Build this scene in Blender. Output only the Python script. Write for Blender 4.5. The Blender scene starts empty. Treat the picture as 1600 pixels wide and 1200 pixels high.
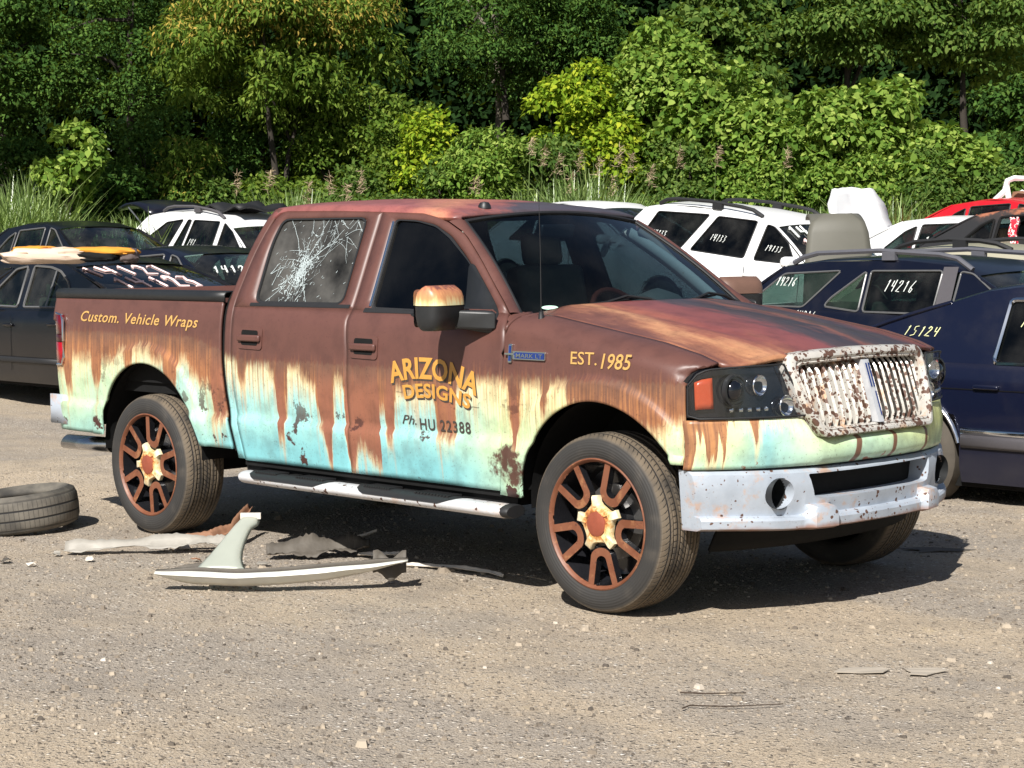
import bpy, bmesh, math, random
import numpy as np
from mathutils import Vector, Matrix, noise as mnoise
from mathutils.geometry import tessellate_polygon
SC = bpy.context.scene
COL = SC.collection
R = math.radians
# ------------------------------------------------------------------ camera
CAM_P = Vector((5.8574, -7.1617, 1.6338))
YAW, PIT, ROL, FPX = 2.37245924, -0.0719583, -0.00997335, 3031.27
FW = Vector((math.cos(PIT)*math.cos(YAW), math.cos(PIT)*math.sin(YAW), math.sin(PIT)))
RT0 = Vector((math.sin(YAW), -math.cos(YAW), 0)); UP0 = RT0.cross(FW)
RT = RT0*math.cos(ROL) + UP0*math.sin(ROL); UPV = -RT0*math.sin(ROL) + UP0*math.cos(ROL)
cd = bpy.data.cameras.new('camera'); cam = bpy.data.objects.new('camera', cd); COL.objects.link(cam)
cd.sensor_width = 36.0; cd.sensor_fit = 'HORIZONTAL'; cd.lens = FPX/1600*36
cd.clip_start = 0.1; cd.clip_end = 1000
cam.matrix_world = Matrix(((RT.x, UPV.x, -FW.x, CAM_P.x), (RT.y, UPV.y, -FW.y, CAM_P.y), (RT.z, UPV.z, -FW.z, CAM_P.z), (0, 0, 0, 1)))
SC.camera = cam
# ------------------------------------------------------------------ sky, sun, exposure
SUNV = Vector((0.5, -1.0, 1.0)).normalized()            # towards the sun
world = bpy.data.worlds.new('World'); SC.world = world; world.use_nodes = True
wn = world.node_tree; bg = wn.nodes['Background']
sky = wn.nodes.new('ShaderNodeTexSky'); sky.sky_type = 'NISHITA'; sky.sun_disc = False
sky.sun_elevation = math.asin(SUNV.z); sky.sun_rotation = math.atan2(SUNV.x, SUNV.y)
wn.links.new(sky.outputs[0], bg.inputs[0]); bg.inputs[1].default_value = 0.05
sd = bpy.data.lights.new('sun', 'SUN'); sun = bpy.data.objects.new('sun', sd); COL.objects.link(sun)
sd.energy = 5.0; sd.angle = R(0.5); sd.color = (1.0, 0.965, 0.91)
sun.rotation_euler = (-SUNV).to_track_quat('-Z', 'Y').to_euler()
sun.location = (0, 0, 40)
SC.view_settings.view_transform = 'Standard'; SC.view_settings.look = 'None'
SC.view_settings.exposure = 0.58; SC.view_settings.gamma = 1.0
SC.cycles.max_bounces = 8; SC.cycles.transparent_max_bounces = 12
SC.cycles.use_denoising = True

# ------------------------------------------------------------------ helpers
def lin(c):
    return tuple((v/12.92 if v <= 0.04045 else ((v+0.055)/1.055)**2.4) for v in [q/255 for q in c])+(1.0,)
def interp(x, xs, ys): return float(np.interp(x, xs, ys))
def sstep(a, b, x):
    t = min(1, max(0, (x-a)/(b-a))); return t*t*(3-2*t)
def tag(o, label=None, cat=None, group=None, kind=None):
    if label: o['label'] = label
    if cat: o['category'] = cat
    if group: o['group'] = group
    if kind: o['kind'] = kind
    return o
def empty(name, loc=(0, 0, 0), rz=0, parent=None):
    o = bpy.data.objects.new(name, None); COL.objects.link(o)
    o.location = loc; o.rotation_euler = (0, 0, rz); o.empty_display_size = 0.1
    if parent: o.parent = parent
    return o
class MB:
    """collects polygons for ONE mesh object"""
    def __init__(s): s.v = []; s.f = []; s.m = []; s.uv = None
    def poly(s, pts, m=0):
        i = len(s.v); s.v += [tuple(p) for p in pts]; s.f.append(tuple(range(i, i+len(pts)))); s.m.append(m)
    def grid(s, fn, nu, nv, flip=False, m=0, wrap=False):
        i = len(s.v)
        for a in range(nu+1):
            for b in range(nv+1): s.v.append(tuple(fn(a/nu, b/nv)))
        for a in range(nu):
            for b in range(nv):
                q = (i+a*(nv+1)+b, i+(a+1)*(nv+1)+b, i+(a+1)*(nv+1)+b+1, i+a*(nv+1)+b+1)
                s.f.append(q[::-1] if flip else q); s.m.append(m)
        return s
    def rows(s, rows, flip=False, m=0, closed=False):
        i = len(s.v); n = len(rows[0])
        for r in rows: s.v += [tuple(p) for p in r]
        for a in range(len(rows)-1):
            for b in range(n if closed else n-1):
                c = (b+1) % n
                q = (i+a*n+b, i+(a+1)*n+b, i+(a+1)*n+c, i+a*n+c)
                s.f.append(q[::-1] if flip else q); s.m.append(m)
        return s
    def box(s, x0, x1, y0, y1, z0, z1, m=0, M=None):
        P = [Vector(p) for p in ((x0,y0,z0),(x1,y0,z0),(x1,y1,z0),(x0,y1,z0),(x0,y0,z1),(x1,y0,z1),(x1,y1,z1),(x0,y1,z1))]
        if M: P = [M @ p for p in P]
        i = len(s.v); s.v += [tuple(p) for p in P]
        for f in ((0,3,2,1),(4,5,6,7),(0,1,5,4),(1,2,6,5),(2,3,7,6),(3,0,4,7)):
            s.f.append(tuple(i+k for k in f)); s.m.append(m)
        return s
    def tube(s, pts, rad, n=8, m=0, caps=True):
        pts = [Vector(p) for p in pts]; rows = []
        rr = rad if isinstance(rad, (list, tuple)) else [rad]*len(pts)
        up = Vector((0, 0, 1))
        for k, p in enumerate(pts):
            t = (pts[min(k+1, len(pts)-1)]-pts[max(k-1, 0)]).normalized()
            a = t.cross(up)
            if a.length < 0.05: a = t.cross(Vector((1, 0, 0)))
            a.normalize(); b = a.cross(t).normalized()
            rows.append([p+(a*math.cos(2*math.pi*j/n)+b*math.sin(2*math.pi*j/n))*rr[k] for j in range(n)])
        s.rows(rows, closed=True, m=m)
        if caps: s.poly(rows[0], m); s.poly(rows[-1][::-1], m)
        return s
    def prism(s, loop, d, m=0, mside=None):
        """loop of 3D points, extruded by vector d"""
        d = Vector(d); a = [Vector(p) for p in loop]; b = [p+d for p in a]
        tr = tessellate_polygon([a]); i = len(s.v); n = len(a)
        s.v += [tuple(p) for p in a+b]
        for t in tr:
            s.f.append((i+t[0], i+t[1], i+t[2])); s.m.append(m)
            s.f.append((i+n+t[2], i+n+t[1], i+n+t[0])); s.m.append(m)
        for k in range(n):
            l = (k+1) % n; s.f.append((i+k, i+l, i+n+l, i+n+k)); s.m.append(m if mside is None else mside)
        return s
    def lathe(s, prof, n=48, m=0, axis='Y', c=(0, 0, 0), closed=False):
        """prof: (radius, along axis)"""
        rows = []
        for k in range(n+1):
            a = 2*math.pi*k/n; ca, sa = math.cos(a), math.sin(a)
            if axis == 'Y': rows.append([(c[0]+r*ca, c[1]+t, c[2]+r*sa) for r, t in prof])
            elif axis == 'X': rows.append([(c[0]+t, c[1]+r*ca, c[2]+r*sa) for r, t in prof])
            else: rows.append([(c[0]+r*ca, c[1]+r*sa, c[2]+t) for r, t in prof])
        s.rows(rows, m=m); return s
    def build(s, name, mat, parent=None, smooth=35, weld=True, solid=0, fixn=False, bevel=0):
        me = bpy.data.meshes.new(name)
        me.from_pydata(s.v, [], s.f)
        if any(s.m): me.polygons.foreach_set('material_index', s.m)
        for mt in (mat if isinstance(mat, (list, tuple)) else [mat]): me.materials.append(mt)
        if weld or fixn:
            bm = bmesh.new(); bm.from_mesh(me)
            if weld: bmesh.ops.remove_doubles(bm, verts=bm.verts, dist=2e-5)
            if fixn: bmesh.ops.recalc_face_normals(bm, faces=bm.faces)
            bm.to_mesh(me); bm.free()
        me.update()
        if smooth:
            me.polygons.foreach_set('use_smooth', [True]*len(me.polygons))
            if smooth < 180: me.set_sharp_from_angle(angle=R(smooth))
        o = bpy.data.objects.new(name, me); COL.objects.link(o)
        if parent: o.parent = parent
        if bevel:
            b = o.modifiers.new('bevel', 'BEVEL'); b.width = bevel; b.segments = 2; b.limit_method = 'ANGLE'
        if solid:
            d = o.modifiers.new('solid', 'SOLIDIFY'); d.thickness = abs(solid); d.offset = -1 if solid > 0 else 1
        return o
def bake_mods(o):
    dg = bpy.context.evaluated_depsgraph_get(); dg.update()
    me = bpy.data.meshes.new_from_object(o.evaluated_get(dg)); o.modifiers.clear(); o.data = me
def carve(o, cutters):
    for c in cutters:
        b = o.modifiers.new('cut', 'BOOLEAN'); b.operation = 'DIFFERENCE'; b.object = c; b.solver = 'EXACT'
    bake_mods(o)
    for c in cutters: bpy.data.objects.remove(c, do_unlink=True)
    return o
def text_polys(body, size=1.0, shear=0, offset=0, spacing=1.0):
    """letters of the built-in font as 2D triangles/polys: (verts, faces)"""
    cu = bpy.data.curves.new('lettering', 'FONT'); cu.body = body; cu.size = size; cu.shear = shear
    cu.offset = offset; cu.space_character = spacing; cu.resolution_u = 3; cu.fill_mode = 'FRONT'
    o = bpy.data.objects.new('lettering', cu); COL.objects.link(o)
    dg = bpy.context.evaluated_depsgraph_get(); dg.update()
    me = bpy.data.meshes.new_from_object(o.evaluated_get(dg))
    V = [(v.co.x, v.co.y) for v in me.vertices]; F = [tuple(p.vertices) for p in me.polygons]
    bpy.data.objects.remove(o, do_unlink=True); bpy.data.meshes.remove(me)
    xs = [v[0] for v in V]; x0, x1 = min(xs), max(xs)
    return [(x-x0, y) for x, y in V], F, x1-x0
def put_text(mb, body, w, h, fn, m=0, **k):
    """lay text in a w x h frame; fn(u,v)->3D, u 0..w, v 0..h (cap height = h)"""
    V, F, W = text_polys(body, 1.0, **k)
    i = len(mb.v); H = 0.70
    mb.v += [tuple(fn(x/W*w, y/H*h)) for x, y in V]
    for f in F: mb.f.append(tuple(i+q for q in f)); mb.m.append(m)
def holes_panel(mb, outer, holes, fn, m=0, flip=False):
    """2D outline with holes, triangulated and mapped to 3D by fn(x,z)"""
    pl = [[Vector((a, b, 0)) for a, b in lp] for lp in [outer]+holes]
    tr = tessellate_polygon(pl); flat = [p for lp in pl for p in lp]
    i = len(mb.v); mb.v += [tuple(fn(p.x, p.y)) for p in flat]
    for t in tr:
        a, b, c = [flat[q] for q in t]
        ccw = (b.x-a.x)*(c.y-a.y)-(b.y-a.y)*(c.x-a.x) > 0
        q = t if ccw != flip else t[::-1]
        mb.f.append(tuple(i+k for k in q)); mb.m.append(m)

# ------------------------------------------------------------------ materials
class NT:
    def __init__(s, name):
        s.mat = bpy.data.materials.new(name); s.mat.use_nodes = True; s.t = s.mat.node_tree
        s.t.nodes.clear(); s.out = s.t.nodes.new('ShaderNodeOutputMaterial')
    def n(s, typ, ins={}, **at):
        nd = s.t.nodes.new('ShaderNode'+typ)
        for k, v in at.items(): setattr(nd, k, v)
        for k, v in ins.items():
            sk = nd.inputs[k]
            if isinstance(v, bpy.types.NodeSocket): s.t.links.new(v, sk)
            else: sk.default_value = v
        return nd
    def math(s, op, a, b=0.0, c=0.0, clamp=False):
        return s.n('Math', {0: a, 1: b, 2: c}, operation=op, use_clamp=clamp).outputs[0]
    def ss(s, x, a, b):
        return s.n('MapRange', {0: x, 1: a, 2: b, 3: 0.0, 4: 1.0}, interpolation_type='SMOOTHSTEP').outputs[0]
    def mix(s, f, a, b, blend='MIX'):
        nd = s.n('Mix', {0: f}, data_type='RGBA', blend_type=blend)
        for sk, v in ((nd.inputs[6], a), (nd.inputs[7], b)):
            if isinstance(v, bpy.types.NodeSocket): s.t.links.new(v, sk)
            else: sk.default_value = v
        return nd.outputs[2]
    def ramp(s, f, stops, interp='LINEAR'):
        nd = s.n('ValToRGB', {0: f}); cr = nd.color_ramp; cr.interpolation = interp
        while len(cr.elements) < len(stops): cr.elements.new(0.5)
        for e, (p, c) in zip(cr.elements, stops):
            e.position = p; e.color = c if len(c) == 4 else tuple(c)+(1,)
        return nd.outputs[0]
    def coord(s, which='Object'):
        return s.n('TexCoord').outputs[which]
    def noise(s, vec, scale, detail=3.0, rough=0.55, **k):
        return s.n('TexNoise', {'Vector': vec, 'Scale': scale, 'Detail': detail, 'Roughness': rough}, **k).outputs[0]
    def scale(s, vec, xyz):
        return s.n('Mapping', {'Vector': vec, 'Scale': xyz}).outputs[0]
    def bump(s, h, strength=0.3, dist=0.01):
        return s.n('Bump', {'Height': h, 'Strength': strength, 'Distance': dist}).outputs[0]
    def bsdf(s, **ins):
        nd = s.n('BsdfPrincipled', {k.replace('_', ' '): v for k, v in ins.items()})
        s.t.links.new(nd.outputs[0], s.out.inputs[0]); return nd
def simple(name, col, rough=0.5, metal=0.0, var=0.15, vs=30, bump=0.0, bs=200, spec=0.5, coat=0.0):
    m = NT(name); c = m.coord()
    f = m.noise(c, vs, 4)
    d = tuple(v*(1-var) for v in col[:3])+(1,); l = tuple(min(1, v*(1+var)) for v in col[:3])+(1,)
    b = m.bsdf(Base_Color=m.mix(f, d, l), Roughness=rough, Metallic=metal)
    b.inputs['Specular IOR Level'].default_value = spec
    b.inputs['Coat Weight'].default_value = coat; b.inputs['Coat Roughness'].default_value = 0.05
    if bump: m.t.links.new(m.bump(m.noise(c, bs, 3), bump, 0.01), b.inputs['Normal'])
    return m.mat
def glass(name, tint, rough=0.02, ior=1.5, dirt=0.03):
    """window pane: tinted see-through with a fresnel reflection and a film of dust"""
    m = NT(name); c = m.coord()
    tr = m.n('BsdfTransparent', {0: tuple(tint)+(1,)}).outputs[0]
    gl = m.n('BsdfGlossy', {'Color': (1, 1, 1, 1), 'Roughness': rough}).outputs[0]
    f0 = ((ior-1)/(ior+1))**2; lw = m.n('LayerWeight', {'Blend': .5}).outputs['Facing']
    fr = m.math('ADD', f0, m.math('MULTIPLY', m.math('POWER', lw, 5.0), 1-f0))
    df = m.n('BsdfDiffuse', {'Color': (0.5, 0.48, 0.44, 1)}).outputs[0]
    a = m.n('MixShader', {0: fr, 1: tr, 2: gl}).outputs[0]
    dm = m.math('MULTIPLY', m.ss(m.noise(c, 3, 5), 0.3, 0.8), dirt)
    b = m.n('MixShader', {0: dm, 1: a, 2: df}).outputs[0]
    m.t.links.new(b, m.out.inputs[0]); return m.mat
# ================================================================== pickup truck
BED=[(-4.517,-4.407,.914),(-4.409,-4.315,.802),(-4.313,-4.087,.989),(-4.087,-3.996,.836),(-3.996,-3.812,.984),(-3.814,-3.713,1.041),(-3.711,-3.631,.934),(-3.634,-3.452,1.059),(-3.449,-3.309,1.003),(-3.308,-3.195,.864),(-3.197,-3.098,1.018),(-3.096,-3.011,.933),(-3.01,-2.89,.885),(-2.896,-2.793,.697)]
DOOR=[(-2.764,-2.647,1.086),(-2.643,-2.562,.9),(-2.567,-2.376,1.103),(-2.371,-2.305,.963),(-2.318,-2.234,.625),(-2.223,-2.099,1.013),(-2.098,-2.018,.951),(-2.017,-1.964,.911),(-1.967,-1.925,.716),(-1.952,-1.858,.477),(-1.83,-1.74,.963),(-1.74,-1.677,.492),(-1.663,-1.567,.623),(-1.565,-1.491,.558),(-1.472,-1.433,.825),(-1.43,-1.366,.67),(-1.361,-1.056,.926),(-1.057,-.911,.713),(-.911,-.831,.972),(-.82,-.60,1.009)]
FEN=[(-.592,-.541,.986),(-.541,-.478,.693),(-.478,-.33,1.005),(-.327,-.286,.873),(-.289,-.153,1.013),(-.15,-.02,.9),(-.019,.394,.826),(.394,.62,.864)]
C_BROWN, C_RUST, C_ORANGE = lin((97, 65, 58)), lin((130, 78, 57)), lin((178, 118, 74))
C_CREAM, C_AQUA, C_YELLOW = lin((226, 216, 168)), lin((150, 205, 203)), lin((204, 218, 160))
C_DEEP, C_CHIP = lin((122, 186, 191)), lin((74, 46, 42))
def drip_ramp(m, x, segs):
    """lower edge of the rust along the truck, drip by drip"""
    res = None
    for q in range(0, len(segs), 14):
        part = segs[q:q+14]; x0, x1 = part[0][0]-.05, part[-1][1]+.05; st = []
        for a, b, z in part:
            k = min(.012, (b-a)*.22)
            st += [((p-x0)/(x1-x0), ((z-.4)/.8,)*3) for p in (a+k, b-k)]
        st = [p for n, p in enumerate(st) if n == 0 or p[0] > st[n-1][0]]
        f = m.n('MapRange', {0: x, 1: x0, 2: x1, 3: 0.0, 4: 1.0}).outputs[0]
        v = m.n('MapRange', {0: m.ramp(f, st), 1: 0.0, 2: 1.0, 3: .4, 4: 1.2}).outputs[0]
        res = v if res is None else m.n('Mix', {0: m.math('GREATER_THAN', x, part[0][0]), 2: res, 3: v}).outputs[0]
    return res
def wrap_common(m, c, col, rough=0.42):
    """fine speckle, dark chips, satin film finish"""
    sp = m.noise(c, 90, 3, .6)
    col = m.mix(m.math('MULTIPLY', m.ss(sp, .60, .70), .45), col, C_CHIP)
    mott = m.noise(c, 9, 5, .6)
    col = m.mix(m.math('MULTIPLY', m.ss(mott, .38, .74), .34), col, (0.045, 0.022, 0.02, 1), 'MIX')
    b = m.bsdf(Base_Color=col, Roughness=rough)
    b.inputs['Specular IOR Level'].default_value = 0.4
    m.t.links.new(m.bump(m.noise(c, 6, 2), .02, .05), b.inputs['Normal'])
    return m.mat
def make_wrap_side():
    m = NT('rust_wrap_side'); c = m.coord()
    xyz = m.n('SeparateXYZ', {0: c}); X0, Z = xyz.outputs[0], xyz.outputs[2]
    wob = m.noise(m.scale(c, (30, 0, 5)), 1, 3)
    X = m.math('ADD', X0, m.math('MULTIPLY', m.math('SUBTRACT', wob, .5), .05))
    tip = drip_ramp(m, X, BED)
    tip = m.n('Mix', {0: m.math('GREATER_THAN', X0, -2.765), 2: tip, 3: drip_ramp(m, X, DOOR)}).outputs[0]
    tip = m.n('Mix', {0: m.math('GREATER_THAN', X0, -.595), 2: tip, 3: drip_ramp(m, X, FEN)}).outputs[0]
    fine = m.noise(m.scale(c, (75, 0, 2.2)), 1, 4, .65)
    mid = m.noise(m.scale(c, (22, 0, 1.0)), 1, 3, .6)
    tip = m.math('ADD', tip, m.math('ADD', m.math('MULTIPLY', m.math('SUBTRACT', fine, .5), .10), m.math('MULTIPLY', m.math('SUBTRACT', mid, .5), .07)))
    d = m.math('SUBTRACT', Z, tip)
    grain = m.noise(m.scale(c, (60, 0, 14)), 1, 4, .6)
    rustm = m.ss(m.math('ADD', d, m.math('MULTIPLY', m.math('SUBTRACT', grain, .5), .14)), -.045, .05)
    streak = m.math('MULTIPLY', m.ss(m.noise(m.scale(c, (48, 0, .9)), 1, 3, .5), .52, .66), m.ss(d, -.34, -.02))
    halo = m.math('MULTIPLY', m.ss(m.math('ADD', d, m.math('MULTIPLY', m.math('SUBTRACT', fine, .5), .30)), -.13, .02), m.math('ADD', .15, m.math('MULTIPLY', mid, .8)))
    # ground coat: aqua on the doors, yellow-green towards the bed end and the front wheel
    pale = m.ramp(m.n('MapRange', {0: X0, 1: -4.6, 2: .6, 3: 0.0, 4: 1.0}).outputs[0],
                  [(0, (.75,)*3), (.12, (.7,)*3), (.27, (.25,)*3), (.33, (.5,)*3), (.36, (.03,)*3), (.5, (.05,)*3), (.68, (.08,)*3), (.73, (.45,)*3), (.77, (.85,)*3), (1, (.8,)*3)])
    pn = m.math('ADD', pale, m.math('MULTIPLY', m.math('SUBTRACT', m.noise(m.scale(c, (3, 1, 2)), 1, 3), .5), .9), clamp=True)
    base = m.mix(pn, C_AQUA, C_YELLOW)
    deep = m.ss(Z, .74, .55)
    base = m.mix(m.math('MULTIPLY', deep, m.math('SUBTRACT', 1.0, m.math('MULTIPLY', pn, .7))), base, C_DEEP)
    zs = m.n('MapRange', {0: X0, 1: -3.1, 2: -2.6, 3: 1.13, 4: 1.02}).outputs[0]
    up = m.ss(m.math('SUBTRACT', Z, m.math('ADD', zs, m.math('MULTIPLY', m.math('SUBTRACT', fine, .5), .25))), -.17, .06)
    band = m.ss(m.math('ADD', Z, m.math('MULTIPLY', m.math('SUBTRACT', mid, .5), .30)), m.math('SUBTRACT', zs, .24), m.math('SUBTRACT', zs, .04))
    base = m.mix(m.math('MULTIPLY', band, .8), base, C_CREAM)
    wash = m.math('MULTIPLY', m.ss(m.noise(m.scale(c, (64, 0, 1.1)), 1, 4, .6), .44, .64), m.ss(m.math('ADD', Z, m.math('MULTIPLY', m.math('SUBTRACT', mid, .5), .25)), m.math('SUBTRACT', zs, .34), m.math('SUBTRACT', zs, .03)))
    base = m.mix(m.math('MULTIPLY', wash, .8), base, m.mix(m.ss(grain, .4, .65), C_ORANGE, C_RUST))
    edge = m.ss(m.math('ADD', m.math('SUBTRACT', Z, zs), m.math('ADD', m.math('MULTIPLY', m.math('SUBTRACT', fine, .5), .10), m.math('MULTIPLY', m.math('SUBTRACT', grain, .5), .06))), -.05, .02)
    base = m.mix(m.math('MULTIPLY', halo, .6), base, C_CREAM)
    base = m.mix(m.math('MULTIPLY', streak, .55), base, lin((206, 150, 96)))
    base = m.mix(m.math('MULTIPLY', m.ss(d, -.05, .005), .8), base, m.mix(.45, C_CREAM, C_ORANGE))
    long_ = m.ss(tip, .82, .66)
    rust = m.mix(m.ss(fine, .38, .66), C_RUST, C_ORANGE)
    rust = m.mix(long_, rust, m.mix(m.ss(fine, .5, .7), lin((140, 84, 66)), C_RUST))
    rust = m.mix(up, rust, C_BROWN)
    rustm = m.math('MAXIMUM', m.math('MULTIPLY', rustm, .94), edge)
    col = m.mix(rustm, base, rust)
    # peeled chips: dark rust showing, mostly low down
    ch = m.noise(c, 5.5, 9, .66); big = m.noise(m.n('Mapping', {'Vector': c, 'Location': (3.3, 0, 1.7)}).outputs[0], 1.9, 2)
    low = m.ss(Z, 1.2, .6)
    chip = m.math('MULTIPLY', m.ss(m.math('ADD', ch, m.math('MULTIPLY', big, .25)), .735, .76), low)
    col = m.mix(chip, col, C_CHIP)
    # bare metal patch behind the front wheel
    dx = m.math('SUBTRACT', X0, -.52); dz = m.math('SUBTRACT', Z, .56)
    rr = m.math('SQRT', m.math('ADD', m.math('MULTIPLY', dx, dx), m.math('MULTIPLY', dz, dz)))
    pm = m.ss(m.math('ADD', rr, m.math('MULTIPLY', m.math('SUBTRACT', ch, .5), .75)), .12, .05)
    col = m.mix(pm, col, lin((88, 62, 52)))
    return wrap_common(m, c, col)
def make_wrap_hood():
    m = NT('rust_wrap_hood'); c = m.coord()
    xyz = m.n('SeparateXYZ', {0: c}); X, Y = xyz.outputs[0], xyz.outputs[1]
    n = m.noise(m.scale(c, (1.1, 3.2, 1)), 1.3, 6, .65)
    t = m.math('ADD', m.math('ADD', Y, m.math('MULTIPLY', X, .10)), m.math('MULTIPLY', m.math('SUBTRACT', n, .5), .8))
    f = m.n('MapRange', {0: t, 1: -.85, 2: .85, 3: 0.0, 4: 1.0}).outputs[0]
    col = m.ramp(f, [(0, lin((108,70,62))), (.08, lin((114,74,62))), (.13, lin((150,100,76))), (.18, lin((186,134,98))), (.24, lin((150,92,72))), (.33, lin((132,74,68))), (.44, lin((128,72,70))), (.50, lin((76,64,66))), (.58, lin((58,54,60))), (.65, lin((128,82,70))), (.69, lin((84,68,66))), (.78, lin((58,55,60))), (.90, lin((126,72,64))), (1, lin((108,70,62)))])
    return wrap_common(m, c, col, .38)
def make_wrap_roof():
    m = NT('rust_wrap_roof'); c = m.coord()
    xyz = m.n('SeparateXYZ', {0: c}); X, Y = xyz.outputs[0], xyz.outputs[1]
    n = m.noise(c, 2.3, 6, .65)
    t = m.math('ADD', m.math('ADD', X, m.math('MULTIPLY', Y, .75)), m.math('MULTIPLY', m.math('SUBTRACT', n, .5), .9))
    f = m.n('MapRange', {0: t, 1: -2.8, 2: -.5, 3: 0.0, 4: 1.0}).outputs[0]
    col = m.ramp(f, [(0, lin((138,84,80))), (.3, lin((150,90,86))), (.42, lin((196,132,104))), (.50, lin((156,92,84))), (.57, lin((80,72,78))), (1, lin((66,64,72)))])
    return wrap_common(m, c, col, .36)
def make_wrap_front():
    m = NT('rust_wrap_front'); c = m.coord()
    xyz = m.n('SeparateXYZ', {0: c}); Y, Z = xyz.outputs[1], xyz.outputs[2]
    fine = m.noise(m.scale(c, (0, 75, 2.2)), 1, 4, .65)
    n = m.noise(m.scale(c, (1, 3, 2)), 1, 3)
    f = m.n('MapRange', {0: m.math('ADD', Y, m.math('MULTIPLY', m.math('SUBTRACT', n, .5), .2)), 1: -1.0, 2: 1.0, 3: 0.0, 4: 1.0}).outputs[0]
    base = m.ramp(f, [(0, C_YELLOW), (.10, C_YELLOW), (.17, C_AQUA), (.26, lin((222,238,196))), (.33, C_YELLOW), (.45, lin((206,236,200))), (.55, C_YELLOW), (.8, lin((226,232,160))), (1, C_YELLOW)])
    base = m.mix(m.math('MULTIPLY', m.ss(m.math('ADD', Z, m.math('MULTIPLY', n, .12)), .86, .72), .5), base, C_AQUA)
    tips = m.ramp(m.n('MapRange', {0: Y, 1: -1.0, 2: 1.0, 3: 0.0, 4: 1.0}).outputs[0],
        [(0, (.60,)*3), (.035, (.60,)*3), (.045, (.82,)*3), (.055, (.80,)*3), (.064, (.70,)*3), (.075, (.69,)*3), (.083, (.85,)*3), (.09, (.70,)*3), (.10, (.88,)*3), (.14, (.9,)*3), (.15, (.76,)*3), (.165, (.9,)*3), (.92, (.95,)*3), (.95, (.75,)*3), (1, (.70,)*3)])
    d = m.math('SUBTRACT', Z, m.math('ADD', tips, m.math('MULTIPLY', m.math('SUBTRACT', fine, .5), .28)))
    col = m.mix(m.math('MULTIPLY', m.ss(d, -.10, .0), .8), base, C_CREAM)
    col = m.mix(m.math('MULTIPLY', m.ss(d, -.01, .02), .92), col, m.mix(m.ss(fine, .35, .6), C_RUST, C_ORANGE))
    for y0, sl, w in ((-.17, .28, .018), (.10, .22, .013), (.38, .10, .016)):
        yy = m.math('ABSOLUTE', m.math('SUBTRACT', Y, m.math('ADD', y0, m.math('MULTIPLY', m.math('SUBTRACT', Z, .74), sl))))
        st = m.ss(m.math('ADD', yy, m.math('MULTIPLY', m.math('SUBTRACT', n, .5), .02)), w+.004, w-.004)
        col = m.mix(m.math('MULTIPLY', st, .93), col, lin((116, 66, 46)))
    ch = m.noise(c, 7, 8, .65)
    e = m.ss(m.math('ADD', m.math('SUBTRACT', Z, .665), m.math('MULTIPLY', m.math('SUBTRACT', .60, ch), .55)), .015, .0)
    col = m.mix(e, col, lin((150, 88, 56)))
    return wrap_common(m, c, col, .35)
def make_patina(name, dens, scale, base=(196, 200, 206), spots=(92, 66, 54), rough=.42, metal=.35, warm=.5, low=False):
    """whitish chrome-look wrap with rust pits"""
    m = NT(name); c = m.coord()
    warp = m.n('VectorMath', {0: c, 1: m.n('VectorMath', {0: m.n('TexNoise', {'Vector': c, 'Scale': scale*1.2, 'Detail': 3.0}).outputs['Color'], 3: .6/scale}, operation='SCALE').outputs[0]}, operation='ADD').outputs[0]
    vo = m.n('TexVoronoi', {'Vector': warp, 'Scale': scale, 'Randomness': 1.0}).outputs[0]
    vo2 = m.n('TexVoronoi', {'Vector': warp, 'Scale': scale*2.1, 'Randomness': 1.0}).outputs[0]; vo = m.math('MINIMUM', vo, m.math('ADD', vo2, .12))
    rnd = m.noise(c, scale*.35, 2)
    n2 = m.noise(c, scale*.13, 4, .6)
    th = m.math('ADD', dens, m.math('MULTIPLY', m.math('SUBTRACT', rnd, .5), 1.1))
    pit = m.ss(m.math('SUBTRACT', th, vo), .0, .05)
    bl = m.mix(m.ss(n2, .4, .7), lin(base), lin(tuple(v-16 for v in base)))
    wrm = m.ss(m.noise(c, scale*.22, 6, .7), .54, .68)
    bl = m.mix(m.math('MULTIPLY', wrm, warm), bl, lin((196, 146, 100)))
    fine = m.ss(m.noise(c, scale*3.2, 2), .68, .74)
    col = m.mix(pit, bl, lin(spots)); col = m.mix(m.math('MULTIPLY', fine, .5), col, lin((120, 96, 80)))
    if low:
        zz = m.n('SeparateXYZ', {0: c}).outputs[2]; lw = m.ss(m.math('ADD', zz, m.math('MULTIPLY', m.math('SUBTRACT', n2, .5), .10)), .425, .395); col = m.mix(m.math('MULTIPLY', lw, .8), col, lin((142, 96, 70)))
    b = m.bsdf(Base_Color=col, Roughness=m.math('ADD', rough, m.math('MULTIPLY', pit, .3)), Metallic=metal)
    m.t.links.new(m.bump(m.math('ADD', m.noise(c, 40, 4), m.math('MULTIPLY', pit, -.6)), .12, .01), b.inputs['Normal'])
    return m.mat
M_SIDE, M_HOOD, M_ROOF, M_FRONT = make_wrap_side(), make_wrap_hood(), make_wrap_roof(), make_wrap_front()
M_BUMP = make_patina('pitted_bumper_chrome', .13, 30, (174, 182, 192), metal=.15, warm=.6, low=True)
M_GRILLE = make_patina('pitted_grille_chrome', .42, 36, (196, 192, 184), rough=.3, metal=.12, warm=.75)
M_BOARD = make_patina('pitted_board_chrome', .16, 24, (222, 222, 224), metal=.3, warm=.4)
M_BLACK = simple('black_plastic', (.016, .017, .018), .45, var=.3, bump=.05, bs=300)
M_DARK = simple('underbody_black', (.008, .008, .008), .85, var=.4, spec=.2)
M_RUBBER = simple('trim_rubber', (.012, .012, .013), .6, var=.2)
M_TRIM = simple('window_trim_grey', (.10, .10, .10), .35, var=.2)
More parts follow.
